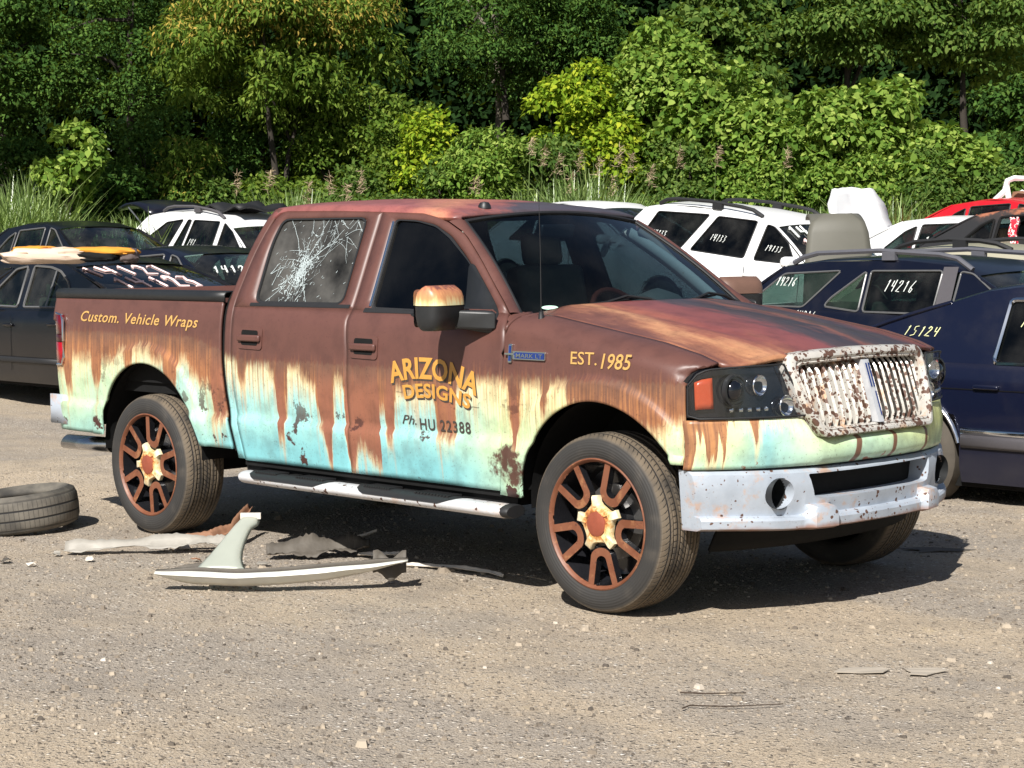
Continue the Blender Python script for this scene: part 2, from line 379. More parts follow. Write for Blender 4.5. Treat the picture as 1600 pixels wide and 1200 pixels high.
M_CHROME = simple('chrome', (.75, .76, .78), .12, 1.0, var=.05)
M_BLUEE = simple('emblem_blue', (.01, .03, .16), .25, var=.1, coat=.6)
M_GLOSSB = simple('gloss_black', (.006, .007, .010), .08, var=.2, coat=.5)
M_AMBER = simple('amber_lens', lin((188, 78, 44)), .25, var=.15, vs=120, coat=.5)
M_RED = simple('red_lens', lin((150, 12, 22)), .18, var=.15, vs=60, coat=.6)
M_REDD = simple('dark_red_lens', lin((92, 10, 18)), .18, var=.15, vs=60, coat=.6)
M_LENS = glass('clear_lens', (.86, .88, .9), .02, 1.45, .04)
M_REFL = simple('lamp_reflector', (.8, .82, .86), .08, 1.0, var=.1)
M_TINT = glass('dark_tinted_pane', (.012, .014, .018), .02, 1.5, .012)
M_SCREEN = glass('windscreen_pane', (.32, .41, .46), .02, 1.32, .012)
M_PANE = glass('tinted_pane', (.05, .075, .08), .02, 1.5, .05)
M_CRAZE = glass('crazed_pane', (.03, .03, .035), .25, 1.35, .22)
M_CRACK = simple('crazed_glass', (.42, .48, .48), .3, var=.25, vs=40)
M_LETY = simple('lettering_gold', lin((194, 142, 66)), .5, var=.18, vs=25)
M_LETC = simple('lettering_cream', lin((192, 152, 88)), .5, var=.18, vs=40)
M_LETD = simple('lettering_dark', lin((66, 58, 54)), .5, var=.3, vs=40)
M_CLOTH = simple('seat_fabric_tan', lin((150, 140, 122)), .9, var=.15)
M_DASH = simple('dashboard_grey', lin((112, 114, 106)), .8, var=.15)
M_PILLAR = simple('pillar_trim_grey', lin((176, 182, 172)), .7, var=.1)
M_CABIN = simple('cabin_black', (.01, .01, .011), .9, var=.2)
M_WOOD = simple('steering_leather', lin((96, 44, 32)), .5, var=.2)
M_RIM = make_patina('rusty_rim_wrap', .10, 60, (122, 76, 54), (84, 50, 38), rough=.5, metal=.0, warm=.35)
def make_hub():
    m = NT('rusty_hub_wrap'); c = m.coord(); q = m.n('SeparateXYZ', {0: c}); n = m.noise(c, 26, 6, .7); n2 = m.noise(c, 70, 3, .6)
    r = m.math('SQRT', m.math('ADD', m.math('MULTIPLY', q.outputs[0], q.outputs[0]), m.math('MULTIPLY', q.outputs[2], q.outputs[2])))
    f = m.math('ADD', m.math('MULTIPLY', r, 7.5), m.math('MULTIPLY', m.math('SUBTRACT', n, .5), 1.5))
    col = m.ramp(f, [(.30, lin((132, 72, 42))), (.45, lin((196, 134, 74))), (.62, lin((218, 190, 138))), (.85, lin((226, 212, 178)))])
    col = m.mix(m.ss(n2, .64, .70), col, lin((120, 78, 52)))
    m.bsdf(Base_Color=col, Roughness=.42); return m.mat
M_HUB = make_hub()
M_HUBC = simple('hub_centre_rust', lin((140, 72, 52)), .5, var=.25, vs=40)
M_STICK = simple('white_sticker', lin((196, 236, 214)), .4, var=.05)

truck = empty('pickup_truck', (0, 0, 0))
tag(truck, 'crew cab pickup truck in a rusty brown and seafoam wrap with Arizona Designs lettering', 'pickup truck')
T = truck
WZ_Z = [.30, .40, .49, .60, .665, .708, .728, .75, .85, .95, 1.05, 1.15, 1.22, 1.265, 1.305, 1.335, 1.435, 1.56, 1.69, 1.80, 1.85]
WZ_F = [.945, .952, .960, .973, .981, .9825, .967, .972, .982, .986, .984, .977, .966, .945, .895, .872, .82, .762, .705, .66, .64]
WZ_R = [.945, .952, .960, .973, .981, .9825, .967, .972, .982, .986, .984, .977, .968, .960, .948, .936, .900, .852, .795, .742, .715]
WZ_B = [.945, .952, .960, .973, .981, .9825, .967, .972, .982, .986, .984, .979, .972, .964, .955, .948, .93, .93, .93, .93, .93]
def W0(x, z):
    if x < -2.86 and z < 1.42: return interp(z, WZ_Z, WZ_B)
    t = min(1, max(0, (x+2.7)/1.6))
    return interp(z, WZ_Z, WZ_R)*(1-t)+interp(z, WZ_Z, WZ_F)*t
def W(x, z):
    w = W0(x, z) if x > -2.6 or z > 1.42 else max(W0(x, z), interp(z, WZ_Z, WZ_B)*sstep(-2.70, -2.80, x))
    if z < 1.2:
        w -= interp(x, [.10, .25, .35, .45, .52, .58], [0, .010, .022, .042, .066, .12])
        w -= interp(x, [-4.56, -4.53, -4.46, -4.3], [.05, .03, .008, 0])
        for cx, cz in ((0, .46), (-3.53, .50)):
            r = math.hypot(x-cx, z-cz)
            if z > .45: w += .020*sstep(.60, .565, r)*sstep(.46, .48, r)
    return w
ARCHES = ((0.0, .46, .48), (-3.53, .50, .478))
def zlow(x, base):
    z = base
    for cx, cz, r in ARCHES:
        if abs(x-cx) < r: z = max(z, cz+math.sqrt(max(0, r*r-(x-cx)**2)))
    return z
def gap_x(z): return interp(z, [.40, .507, .731, 1.03, 1.36, 1.41, 1.63, 1.784, 1.845], [-2.665, -2.69, -2.735, -2.768, -2.780, -2.766, -2.722, -2.672, -2.625])
def split_x(z): return interp(z, [.5, 1.1, 1.30, 1.8], [-1.724, -1.722, -1.755, -1.765])
def fdoor_x(z): return interp(z, [.47, .504, .69, .96, 1.185, 1.25, 1.31], [-.64, -.634, -.609, -.595, -.582, -.596, -.637])
G = .006
def panel(name, xl, xr, lo, hi, nu, nv, s, mat, parent, extra=(), solid=.018):
    """body side panel between curves xl(z)..xr(z), lo(x)..hi(x); s=-1 right side, +1 left side"""
    us = sorted(set([k/nu for k in range(nu+1)]+list(extra)))
    mb = MB(); rows = []
    for u in us:
        x0 = xl(.8)*(1-u)+xr(.8)*u; row = []
        for b in range(nv+1):
            z = lo(x0)+(hi(x0)-lo(x0))*b/nv
            x = xl(z)*(1-u)+xr(z)*u
            row.append((x, s*W(x, z), z))
        rows.append(row)
    mb.rows(rows, flip=(s > 0))
    return mb.build(name, mat, parent, 40, solid=solid)
def sidept(s, off=0.0):
    return lambda x, z: (x, s*(W(x, z)+off), z)
def smoothloop(pts, n=4):
    """Catmull-Rom through a closed outline"""
    out = []; N = len(pts)
    for i in range(N):
        p0, p1, p2, p3 = [Vector((*pts[(i+k-1) % N], 0)) for k in range(4)]
        for j in range(n):
            t = j/n
            q = .5*((2*p1)+(p2-p0)*t+(2*p0-5*p1+4*p2-p3)*t*t+(3*p1-p0-3*p2+p3)*t**3)
            out.append((q.x, q.y))
    return out
def roundpoly(pts, r=.03, n=4):
    out = []; N = len(pts)
    for i in range(N):
        p = Vector(pts[i]); a = Vector(pts[i-1]); b = Vector(pts[(i+1) % N])
        da, db = (a-p), (b-p); ra = min(r, da.length*.45); rb = min(r, db.length*.45)
        A, B = p+da.normalized()*ra, p+db.normalized()*rb
        for j in range(n+1):
            t = j/n; q = A*(1-t)**2+p*2*t*(1-t)+B*t*t; out.append((q.x, q.y))
    return out
def fan_fill(mb, loop, fn, flip=False, m=0, rings=3):
    cx = sum(p[0] for p in loop)/len(loop); cz = sum(p[1] for p in loop)/len(loop)
    rows = [[fn(cx+(p[0]-cx)*k/rings, cz+(p[1]-cz)*k/rings) for p in loop] for k in range(rings+1)]
    mb.rows(rows, closed=True, flip=flip, m=m)
def ring_fill(mb, outer, inner, fn, flip=False, m=0):
    """strip between two loops resampled by angle around the inner centre"""
    cx = sum(p[0] for p in inner)/len(inner); cz = sum(p[1] for p in inner)/len(inner)
    def hit(loop, a):
        best = None; dx, dz = math.cos(a), math.sin(a)
        for i in range(len(loop)):
            p, q = loop[i], loop[(i+1) % len(loop)]
            ex, ez = q[0]-p[0], q[1]-p[1]; den = dx*ez-dz*ex
            if abs(den) < 1e-12: continue
            t = ((p[0]-cx)*ez-(p[1]-cz)*ex)/den; w = ((p[0]-cx)*dz-(p[1]-cz)*dx)/den
            if t > 0 and -1e-9 <= w <= 1+1e-9 and (best is None or t > best): best = t
        return (cx+dx*best, cz+dz*best)
    A = sorted(set([round(math.atan2(p[1]-cz, p[0]-cx), 5) for p in list(outer)+list(inner)]+[round(-math.pi+k*2*math.pi/72, 5) for k in range(72)]))
    ra, rb = [], []
    for a in A:
        o, i = hit(outer, a), hit(inner, a); ra.append(o); rb.append(i)
    rows = [[fn(*p) for p in rb], [fn((p[0]+q[0])/2, (p[1]+q[1])/2) for p, q in zip(rb, ra)], [fn(*p) for p in ra]]
    mb.rows(rows, closed=True, flip=flip, m=m)

# seam between door frames and roof (x,z)
SEAM = [(-2.645, 1.765), (-2.60, 1.806), (-2.544, 1.822), (-2.1, 1.815), (-1.779, 1.804), (-1.46, 1.791), (-1.36, 1.772), (-1.27, 1.746), (-1.137, 1.688), (-.968, 1.563), (-.81, 1.437), (-.637, 1.310)]
RG = roundpoly([(-2.552, 1.336), (-1.842, 1.336), (-1.852, 1.60), (-1.860, 1.780), (-2.532, 1.783), (-2.558, 1.65)], .05)
FG = roundpoly([(-1.625, 1.318), (-.700, 1.305), (-.88, 1.44), (-1.042, 1.558), (-1.215, 1.677), (-1.351, 1.735), (-1.497, 1.760), (-1.652, 1.766)], .03)
def cab_side(s):
    fl = (s > 0); fn = sidept(s)
    # ---- bed side with black rail
    panel('bed_side', lambda z: -4.53, lambda z: gap_x(z)-.034, lambda x: zlow(x, .54), lambda x: 1.340, 110, 30, s, M_SIDE, T,
          extra=[(4.53-3.53+d-.0)/(4.53-2.76) for d in (-.4779, -.4775, .4775, .4779)])
    mb = MB()
    mb.rows([[(x, s*(W(x, 1.337)+.003), 1.337), (x, s*(W(x, 1.34)+.004), 1.375), (x, s*(W(x, 1.34)-.012), 1.392), (x, s*(W(x, 1.34)-.07), 1.395), (x, s*(W(x, 1.34)-.09), 1.36)] for x in np.linspace(-4.53, -2.80, 12)], flip=fl)
    mb.build('bed_rail', M_BLACK, T, 50, solid=.01)
    # ---- cab corner behind the rear door, and door skins
    panel('cab_corner', lambda z: gap_x(z)+G, lambda z: gap_x(z)+.062-G/2, lambda x: .495, lambda x: 1.835, 4, 30, s, M_SIDE, T)
    for nm, xl, xr, gl, nu in (('rear_door', lambda z: gap_x(z)+.062+G/2, lambda z: split_x(z)-G/2, RG, 34), ('front_door', lambda z: split_x(z)+G/2, lambda z: fdoor_x(z)-G/2, FG, 40)):
        d = panel(nm, xl, xr, lambda x: .488, lambda x: 1.312, nu, 30, s, M_SIDE, T)
        # window frame above the belt
        if nm == 'rear_door':
            out = [(gap_x(1.312)+.062, 1.312), (-1.758, 1.312), (-1.768, 1.803)]+[p for p in SEAM[::-1] if -2.55 < p[0] < -1.78]+[(-2.59, 1.785), (gap_x(1.70)+.062, 1.70), (gap_x(1.5)+.062, 1.5)]
        else:
            out = [(-1.752, 1.312), (-.642, 1.312)]+[p for p in SEAM[::-1] if -1.70 < p[0] < -.66]+[(-1.762, 1.803)]
        mb = MB(); ring_fill(mb, out, gl, sidept(s, .001), flip=fl); mb.build('window_frame', M_SIDE, d, 40, solid=.03)
        cxg = sum(p[0] for p in gl)/len(gl); czg = sum(p[1] for p in gl)/len(gl)
        def shr(k): return [(p[0]+(cxg-p[0])/max(1e-6, math.hypot(p[0]-cxg, p[1]-czg))*k, p[1]+(czg-p[1])/max(1e-6, math.hypot(p[0]-cxg, p[1]-czg))*k) for p in gl]
        mb = MB(); g2 = shr(.014)
        mb.rows([[sidept(s, o)(*p) for p in lp] for lp, o in ((gl, .003), (g2, .002), (g2, -.014))], closed=True, flip=(s < 0))
        mb.build('window_seal', M_RUBBER, d, 40)
        mb = MB(); fan_fill(mb, shr(.008), sidept(s, -.010), flip=(s > 0))
        pane = mb.build('window_pane', (M_PANE if s > 0 else M_CRAZE if nm == 'rear_door' else M_TINT), d, 60)
        # handle: recessed plate with a pull bar
        hx, hz = (-2.532, 1.150) if nm == 'rear_door' else (-1.585, 1.132)
        mb = MB(); lp = roundpoly([(hx-.105, hz-.058), (hx+.105, hz-.062), (hx+.105, hz+.056), (hx-.105, hz+.060)], .022)
        fan_fill(mb, lp, sidept(s, .006), flip=(s > 0)); mb.rows([[sidept(s, -.004)(*p) for p in lp], [sidept(s, .006)(*p) for p in lp]], closed=True, flip=(s < 0))
        hp = mb.build('door_handle', M_SIDE, d, 30)
        mb = MB(); lp = roundpoly([(hx-.075, hz-.038), (hx+.07, hz-.040), (hx+.07, hz+.040), (hx-.075, hz+.042)], .015)
        fan_fill(mb, lp, sidept(s, .0075), flip=(s > 0)); mb.build('handle_recess', M_DARK, hp, 30)
        mb = MB(); wv = W(hx, hz)
        mb.box(hx-.098, hx+.098, s*(wv+.004) if s > 0 else s*(wv+.024), s*(wv+.024) if s > 0 else s*(wv+.004), hz-.020, hz+.016)
        mb.build('handle_bar', M_SIDE, hp, 30, bevel=.009)
        if nm == 'front_door' :
            # black mirror sail and belt strip
            mb = MB(); lp = roundpoly([(-1.31, 1.300), (-1.20, 1.272), (-.92, 1.245), (-.70, 1.225), (-.668, 1.24), (-.70, 1.315), (-.76, 1.365), (-.995, 1.545), (-1.022, 1.535), (-.945, 1.335), (-1.05, 1.316)], .02)
            holes_panel(mb, lp, [], sidept(s, .012), flip=(s > 0)); mb.build('mirror_sail', M_BLACK, d, 30, solid=.02)
            mb = MB(); mb.rows([[sidept(s, .004)(x, 1.300-.004*(x+1.6)), sidept(s, .007)(x, 1.312-.004*(x+1.6)), sidept(s, .004)(x, 1.322-.004*(x+1.6))] for x in np.linspace(-1.66, -1.0, 8)], flip=(s > 0))
            mb.build('belt_strip', M_RUBBER, d, 40)
            mb = MB(); mb.tube([sidept(s, .004)(-1.630, 1.33), sidept(s, .004)(-1.645, 1.55), sidept(s, .004)(-1.658, 1.755)], .006, 6); mb.build('chrome_strip', M_CHROME, d)
        else:
            mb = MB(); mb.rows([[sidept(s, .004)(x, 1.318), sidept(s, .007)(x, 1.326), sidept(s, .004)(x, 1.336)] for x in np.linspace(-2.58, -1.78, 8)], flip=(s > 0))
            mb.build('belt_strip', M_RUBBER, d, 40)
            if s < 0: crack_pane(d)
        DOORS[(nm, s)] = d
    for nm, fx, w_, zz_ in (('bed_gap', lambda z: gap_x(z)-.014, .026, np.linspace(.53, 1.39, 14)), ('door_gap', fdoor_x, .010, np.linspace(.50, 1.24, 14)), ('door_gap', split_x, .010, np.linspace(.50, 1.30, 14))):
        mb = MB(); mb.rows([[(fx(z)-w_, s*(W(fx(z), z)-.020), z) for z in zz_], [(fx(z)+w_, s*(W(fx(z), z)-.020), z) for z in zz_]], flip=fl); mb.build(nm, M_DARK, T, 180)  # dark strips behind the panel gaps stand in for the shade inside
    # ---- fender with rolled shoulder to the bonnet edge
    mb = MB(); rows = []
    xs = sorted(set(list(np.linspace(-.60, .54, 62))+[-.4799, -.4795, .4795]))
    for x in xs:
        xe = x if x < .38 else .38+(x-.38)*(.477-.38)/(.54-.38)      # below the lamp line the panel ends sooner
        lo = max(zlow(xe, .47), .690 if xe > .42 else 0)
        zs = hood_edge(x)-.095; row = []
        for b in range(19):
            z = lo+(zs-lo)*b/18
            xx = xe+(x-xe)*sstep(1.075, 1.115, z)
            if x < -.5: xx = x+(fdoor_x(z)+G/2-x)*sstep(-.5, -.60, x)
            row.append((xx, s*W(xx, z), z))
        zs = row[-1][2]; w0 = W(x, zs); y1 = .788
        for b in range(1, 9):
            a = math.pi/2*b/8
            xx = xe+(x-xe)*sstep(1.075, 1.115, zs+.095*math.sin(a)) if x > -.5 else x+(-.578+G/2-x)*sstep(-.5, -.60, x)
            row.append((xx, s*(y1+(w0-y1)*math.cos(a)), zs+.095*math.sin(a)))
        rows.append(row)
    mb.rows(rows, flip=fl)
    mb.build('fender', M_SIDE, T, 40, solid=.016)
    mb = MB(); mb.rows([[(-.645, s*.902, 1.296), (-.60, s*.925, 1.272), (-.55, s*.925, 1.268)], [(-.650, s*.86, 1.312), (-.60, s*.865, 1.303), (-.53, s*.86, 1.300)], [(-.660, s*.795, 1.318), (-.62, s*.788, 1.314), (-.53, s*.786, 1.309)]], flip=fl); mb.build('cowl_corner', M_SIDE, T, 180)
    # ---- A pillar
    mb = MB(); rows = []
    for t in np.linspace(0, 1, 12):
        k = t
        sx = interp(k, [0, .18, .4, .7, 1], [-1.27, -1.165, -1.03, -.84, -.640]); sz = interp(sx, [p[0] for p in SEAM], [p[1] for p in SEAM])
        p0 = Vector((sx+.008, s*W(sx, sz), sz+.004)); wx = windscreen(s*(.999), k)
        p2 = Vector(wx)+Vector((0, s*.004, .004)); p1 = (p0+p2)/2+Vector((.010, s*.022, .018))
        rows.append([p0+Vector((-.004, -s*.02, -.01)), p0, p0*.6+p2*.4+Vector((.004, s*.012, .006)), p0*.25+p2*.75+Vector((.006, s*.010, .008)), p2+Vector((.004, s*.002, .004)), p2+Vector((-.004, -s*.012, -.01))])
    mb.rows(rows, flip=(s < 0)); mb.build('windscreen_pillar', M_SIDE, T, 60)
    mb = MB(); rows = []
    for t in np.linspace(.04, .97, 10):
        a = Vector(windscreen(s*.96, t))+Vector((-.03, 0, -.02)); b = a+Vector((-.10, s*.02, -.03)); rows.append([a, (a+b)/2+Vector((0, -s*.02, 0)), b])
    mb.rows(rows, flip=(s < 0)); mb.build('pillar_trim', M_PILLAR, T, 60, solid=.01)
    # ---- tail lamp wrapping the bed corner
    mb = MB()
    for a, (z0, z1) in enumerate(((1.115, 1.235), (1.07, 1.115), (.945, 1.07))):
        prof = [(-4.405, .978), (-4.46, .976), (-4.51, .960), (-4.548, .925), (-4.566, .87), (-4.55, .80)]
        mb.rows([[(x, s*(y+.008), z0) for x, y in prof], [(x, s*(y+.010), z1) for x, y in prof]], m=a, flip=fl)
    tl = mb.build('tail_lamp', [M_REDD, simple('smoked_lens', (.05, .01, .012), .3), M_RED], T, 30, solid=.02)
    mb = MB(); mb.tube([(-4.50, s*.968, 1.245), (-4.42, s*.982, 1.235), (-4.400, s*.986, 1.20), (-4.398, s*.988, 1.08), (-4.400, s*.988, .98), (-4.42, s*.986, .94), (-4.50, s*.970, .935)], .009, 6); mb.build('lamp_trim', M_CHROME, tl)

def crack_pane(d):
    """crazed rear door glass: radial and ring cracks with a shattered heart, raised hair-thin on the pane"""
    rng = random.Random(7); mb = MB(); fn = sidept(-1, -.006); cx, cz = -2.255, 1.525
    cxg = sum(p[0] for p in RG)/len(RG); czg = sum(p[1] for p in RG)/len(RG)
    def inside(x, z): 
        c = False
        for i in range(len(RG)):
            a, b = RG[i-1], RG[i]
            if (a[1] > z) != (b[1] > z) and x < (b[0]-a[0])*(z-a[1])/(b[1]-a[1])+a[0]: c = not c
        return c
    def seg(p, q, w):
        if not (inside(*p) and inside(*q)): return
        dx, dz = q[0]-p[0], q[1]-p[1]; L = math.hypot(dx, dz)+1e-9; nx, nz = -dz/L*w, dx/L*w
        mb.poly([fn(p[0]+nx, p[1]+nz), fn(p[0]-nx, p[1]-nz), fn(q[0]-nx*.6, q[1]-nz*.6), fn(q[0]+nx*.6, q[1]+nz*.6)])
    def walk(x, z, a, L, w, br):
        n = int(L/.018)
        for i in range(n):
            a += rng.gauss(0, .10); q = (x+math.cos(a)*.018, z+math.sin(a)*.018)
            if rng.random() < .88: seg((x, z), q, w*(1-.6*i/n))
            x, z = q
            if br and rng.random() < .10: walk(x, z, a+rng.choice((-1, 1))*rng.uniform(.5, 1.2), L*.35, w*.6, 0)
    for k in range(34):
        a = rng.uniform(0, 6.28); st = .65 if abs(math.sin(a-.95)) > .55 else 1.25
        walk(cx+rng.gauss(0, .02), cz+rng.gauss(0, .05), a, rng.uniform(.08, .30)*st, rng.uniform(.0006, .0016), 1)
    for a in (.85, .95, 1.02, 1.2, -2.2, -2.32, -2.0, -1.2, -1.05, 2.2): walk(cx, cz, a, .52, .0020, 1)
    for k in range(8): walk(-2.50+rng.uniform(0, .12), 1.37+rng.uniform(0, .12), rng.uniform(.2, 1.4), .12, .0022, 0)
    for k in range(14): walk(rng.uniform(-2.2, -1.82), rng.uniform(1.62, 1.77), rng.uniform(0, 6.28), .16, .0014, 1)
    for k in range(330):
        r = abs(rng.gauss(0, .10)); a = rng.uniform(0, 6.28); x, z = cx+r*math.cos(a)*.62+r*.25*math.sin(a), cz-.02+r*math.sin(a)*1.1
        b = a+1.57+rng.gauss(0, .5); l = rng.uniform(.006, .028); seg((x, z), (x+math.cos(b)*l, z+math.sin(b)*l), rng.uniform(.0006, .0032))
    for k in range(70):
        x, z = rng.uniform(-2.50, -1.85), rng.uniform(1.36, 1.76); b = rng.uniform(0.2, 1.6); l = rng.uniform(.006, .02); seg((x, z), (x+math.cos(b)*l, z+math.sin(b)*l), rng.uniform(.0005, .0018))
    mb.build('glass_cracks', M_CRACK, d, 0, weld=False)
DOORS = {}
# ---- bonnet, windscreen, roof curves
def hood_edge(x): return interp(x, [-.62, -.43, -.10, .25, .45, .58, .72], [1.310, 1.303, 1.252, 1.198, 1.152, 1.108, 1.100])
def hood_mid(x): return interp(x, [-.62, -.45, -.05, .30, .50, .60, .69], [1.350, 1.336, 1.283, 1.226, 1.184, 1.160, 1.138])
def hood_z(x, y):
    g = sstep(.785, .50, abs(y)); z = hood_edge(x)+(hood_mid(x)-hood_edge(x))*g+.014*(1-(y/.5)**2)*(abs(y) < .5)*sstep(.69, .3, x)
    return z-.012*math.exp(-((abs(y)-.42)/.035)**2)*sstep(.6, .2, x)*sstep(-.6, -.3, x)
def hood_xf(y): return interp(abs(y), [0, .25, .50, .53, .62, .70, .787], [.712, .702, .672, .675, .655, .615, .555])
def hood_xr(y): return interp(abs(y), [0, .3, .6, .787], [-.50, -.53, -.58, -.61])
def windscreen(y, t):
    """y in -1..1 across, t 0 top .. 1 bottom"""
    yt, yb = .622, .812
    xt = -1.185-.035*y*y; xb = -.50-.135*y*y
    zt = 1.792-.045*y*y; zb = 1.300
    x = xt+(xb-xt)*t; z = zt+(zb-zt)*t+.018*math.sin(math.pi*t)
    return (x+.012*math.sin(math.pi*t), y*(yt+(yb-yt)*t), z)
for s in (-1, 1): cab_side(s)
mb = MB(); mb.grid(lambda u, v: (lambda y: (lambda x: (x, y, hood_z(x, y)))(hood_xr(y)+(hood_xf(y)-hood_xr(y))*u))((v*2-1)*.783), 40, 60)
mb.build('bonnet', M_HOOD, T, 50, solid=.02)
mb = MB(); mb.grid(lambda u, v: windscreen(v*2-1, 1-u), 16, 24); mb.build('windscreen', M_SCREEN, T, 60)
mb = MB(); P = [windscreen(-1, t) for t in np.linspace(1, 0, 10)]+[windscreen(y, 0) for y in np.linspace(-1, 1, 14)]+[windscreen(1, t) for t in np.linspace(0, 1, 10)]
mb.tube([(p[0]+.002, p[1], p[2]+.002) for p in P], .011, 6); mb.build('windscreen_seal', M_RUBBER, T, 60)
mb = MB(); mb.grid(lambda u, v: (lambda p: (p[0]+.05+u*.16, p[1]*1.02, p[2]-.004-u*.03))(windscreen(v*2-1, 1.03)), 3, 20); mb.build('cowl_panel', M_BLACK, T, 60)
def roof_pt(u, v):
    y = v*2-1; ay = abs(y); xr = -2.63; xf = -1.20-.035*y*y
    x = xf+(xr-xf)*u
    ze = interp(x, [-2.59, -2.5, -2.1, -1.7, -1.36, -1.2], [1.842, 1.852, 1.848, 1.836, 1.812, 1.772])
    zc = interp(x, [-2.59, -2.2, -1.7, -1.36, -1.2], [1.882, 1.888, 1.874, 1.838, 1.800])
    yw = interp(x, [-2.65, -1.36, -1.2], [.70, .635, .622])
    z = zc+(ze-zc)*(ay**2.6)
    return (x, y*yw, z)
mb = MB(); rows = []
for u in np.linspace(0, 1, 26):
    r = [roof_pt(u, v) for v in np.linspace(0, 1, 25)]
    x = r[0][0]; zs = interp(x, [p[0] for p in SEAM], [p[1] for p in SEAM])
    ye = W(x, zs)+.002; ze = zs+.002
    k = sstep(-1.36, -1.22, x); ye = ye*(1-k)+(abs(r[0][1])+.012)*k; ze = ze*(1-k)+(r[0][2]-.012)*k
    L = [(x, -(ye-.02), ze-.035), (x, -ye, ze), (x, -(ye*.6+abs(r[0][1])*.4), r[0][2]*.6+ze*.4)]
    rows.append(L+r+[(a, -b, c) for a, b, c in L[::-1]])
mb.rows(rows, flip=True)
mb.build('roof', M_ROOF, T, 60, solid=.02)
mb = MB(); mb.lathe([(.0, .026), (.022, .022), (.032, .006), (.034, -.01)], 16, axis='Z', c=(-1.315, -.40, 1.824)); mb.build('roof_antenna_puck', M_BLACK, T, fixn=True)
# rear wall of the cab with window, drip rail
mb = MB(); mb.grid(lambda u, v: (gap_x(1.0+v*.84)+.02+.0*u, (u*2-1)*(W0(-2.7, 1.0+v*.84)-.03), 1.0+v*.84), 8, 10, flip=True); cr = mb.build('cab_back', M_SIDE, T, 60)
mb = MB(); mb.grid(lambda u, v: (gap_x(1.40+v*.34)+.012, (u*2-1)*.66, 1.40+v*.34), 4, 4, flip=True); mb.build('rear_window', M_TINT, cr, 60)
# ---- front fascia
def F(y, z=.75):
    a = abs(y)
    x = interp(a, [0, .2, .4, .55, .65, .74, .82, .88, .93, .955], [.800, .795, .772, .730, .692, .645, .590, .545, .497, .455])
    return x-.28*max(0, z-.84)*(1-min(1, a/.9)**2)
# headlamps
for s in (-1, 1):
    def hl(u, v, off):
        # outline: u 0 outer..1 inner, v 0 bottom..1 top
        zt = interp(u, [0, .025, .06, .12, .2, .5, 1], [1.030, 1.055, 1.075, 1.090, 1.097, 1.104, 1.108]); zb = interp(u, [0, .06, 1], [.900, .886, .886])
        z = zb+(zt-zb)*v
        yin = .44+(z-.886)*.42; y = .935+(yin-.935)*u
        return (F(y, z)+off, s*y, z)
    mb = MB(); mb.grid(lambda u, v: hl(u, v, -.035), 24, 8, flip=(s > 0))
    lamp = mb.build('headlamp', M_GLOSSB, T, 60)
    mb = MB(); mb.grid(lambda u, v: hl(u, v, .004), 30, 8, flip=(s > 0)); mb.build('lamp_lens', M_LENS, lamp, 60)
    mb = MB(); e = [hl(u, 0, .004) for u in np.linspace(0, 1, 16)]+[hl(1, v, .004) for v in np.linspace(.1, 1, 6)]+[hl(u, 1, .004) for u in np.linspace(.97, 0, 16)]+[hl(0, v, .004) for v in np.linspace(.9, 0, 6)]
    mb.tube(e, .0045, 6, caps=False); mb.build('lamp_bezel', M_RUBBER, lamp, 60)
    mb = MB(); mb.grid(lambda u, v: (lambda p: (p[0], p[1]-s*.0, p[2]))(hl(.06+u*(.13+.02*v), .20+.62*v, -.010)), 5, 5, flip=(s > 0)); mb.build('amber_marker', M_AMBER, lamp, 40, solid=.01)
    def disc(cu, cv, r, off, prof, mat, nm, n=24):
        p = hl(cu, cv, off); mb = MB(); mb.lathe([(rr*r, t) for rr, t in prof], n, axis='X', c=p); return mb.build(nm, mat, lamp, 50)
    disc(.40, .54, .062, -.03, [(1.15, 0), (1.15, .02), (1.0, .022), (.95, .0)], M_CHROME if False else M_BLACK, 'projector_ring')
    disc(.40, .54, .050, -.02, [(1, 0), (.9, .014), (.6, .026), (.0, .03)], M_GLOSSB, 'projector_lens')
    for cu, cv in ((.64, .62), (.835, .20)):
        disc(cu, cv, .042, -.03, [(1.1, .02), (1.05, .024), (.85, .004), (.0, -.012)], M_REFL, 'lamp_bowl')
    for k in range(5): disc(.325+k*.075, .16, .011, -.012, [(1, 0), (.8, .008), (0, .011)], M_REFL, 'running_light', 10)
# painted valance under lamps and grille
def val_top(a): return interp(a, [0, .40, .425, .455, .50, .95], [.792, .800, .825, .874, .879, .879])
def val(u, v):
    y = (u*2-1)*.943; a = abs(y); zt = val_top(a); z = .668+(zt-.668)*v
    b = .012*math.sin(math.pi*min(1, v*1.1))+.022*sstep(.60, .35, a)*sstep(1.0, .72, v)*sstep(-.1, .25, v)
    return (F(y, z)+b-.004-.03*sstep(.86, 1, v)*sstep(.5, .4, a), y, z)
us = sorted(set(list(np.linspace(0, 1, 81))+[(.5+k*q/1.886) for k in (-1, 1) for q in (.40, .425, .455, .50)]))
mb = MB(); mb.rows([[val(u, v) for v in np.linspace(0, 1, 13)] for u in us]); mb.build('bumper_cover', M_FRONT, T, 40, solid=.02)
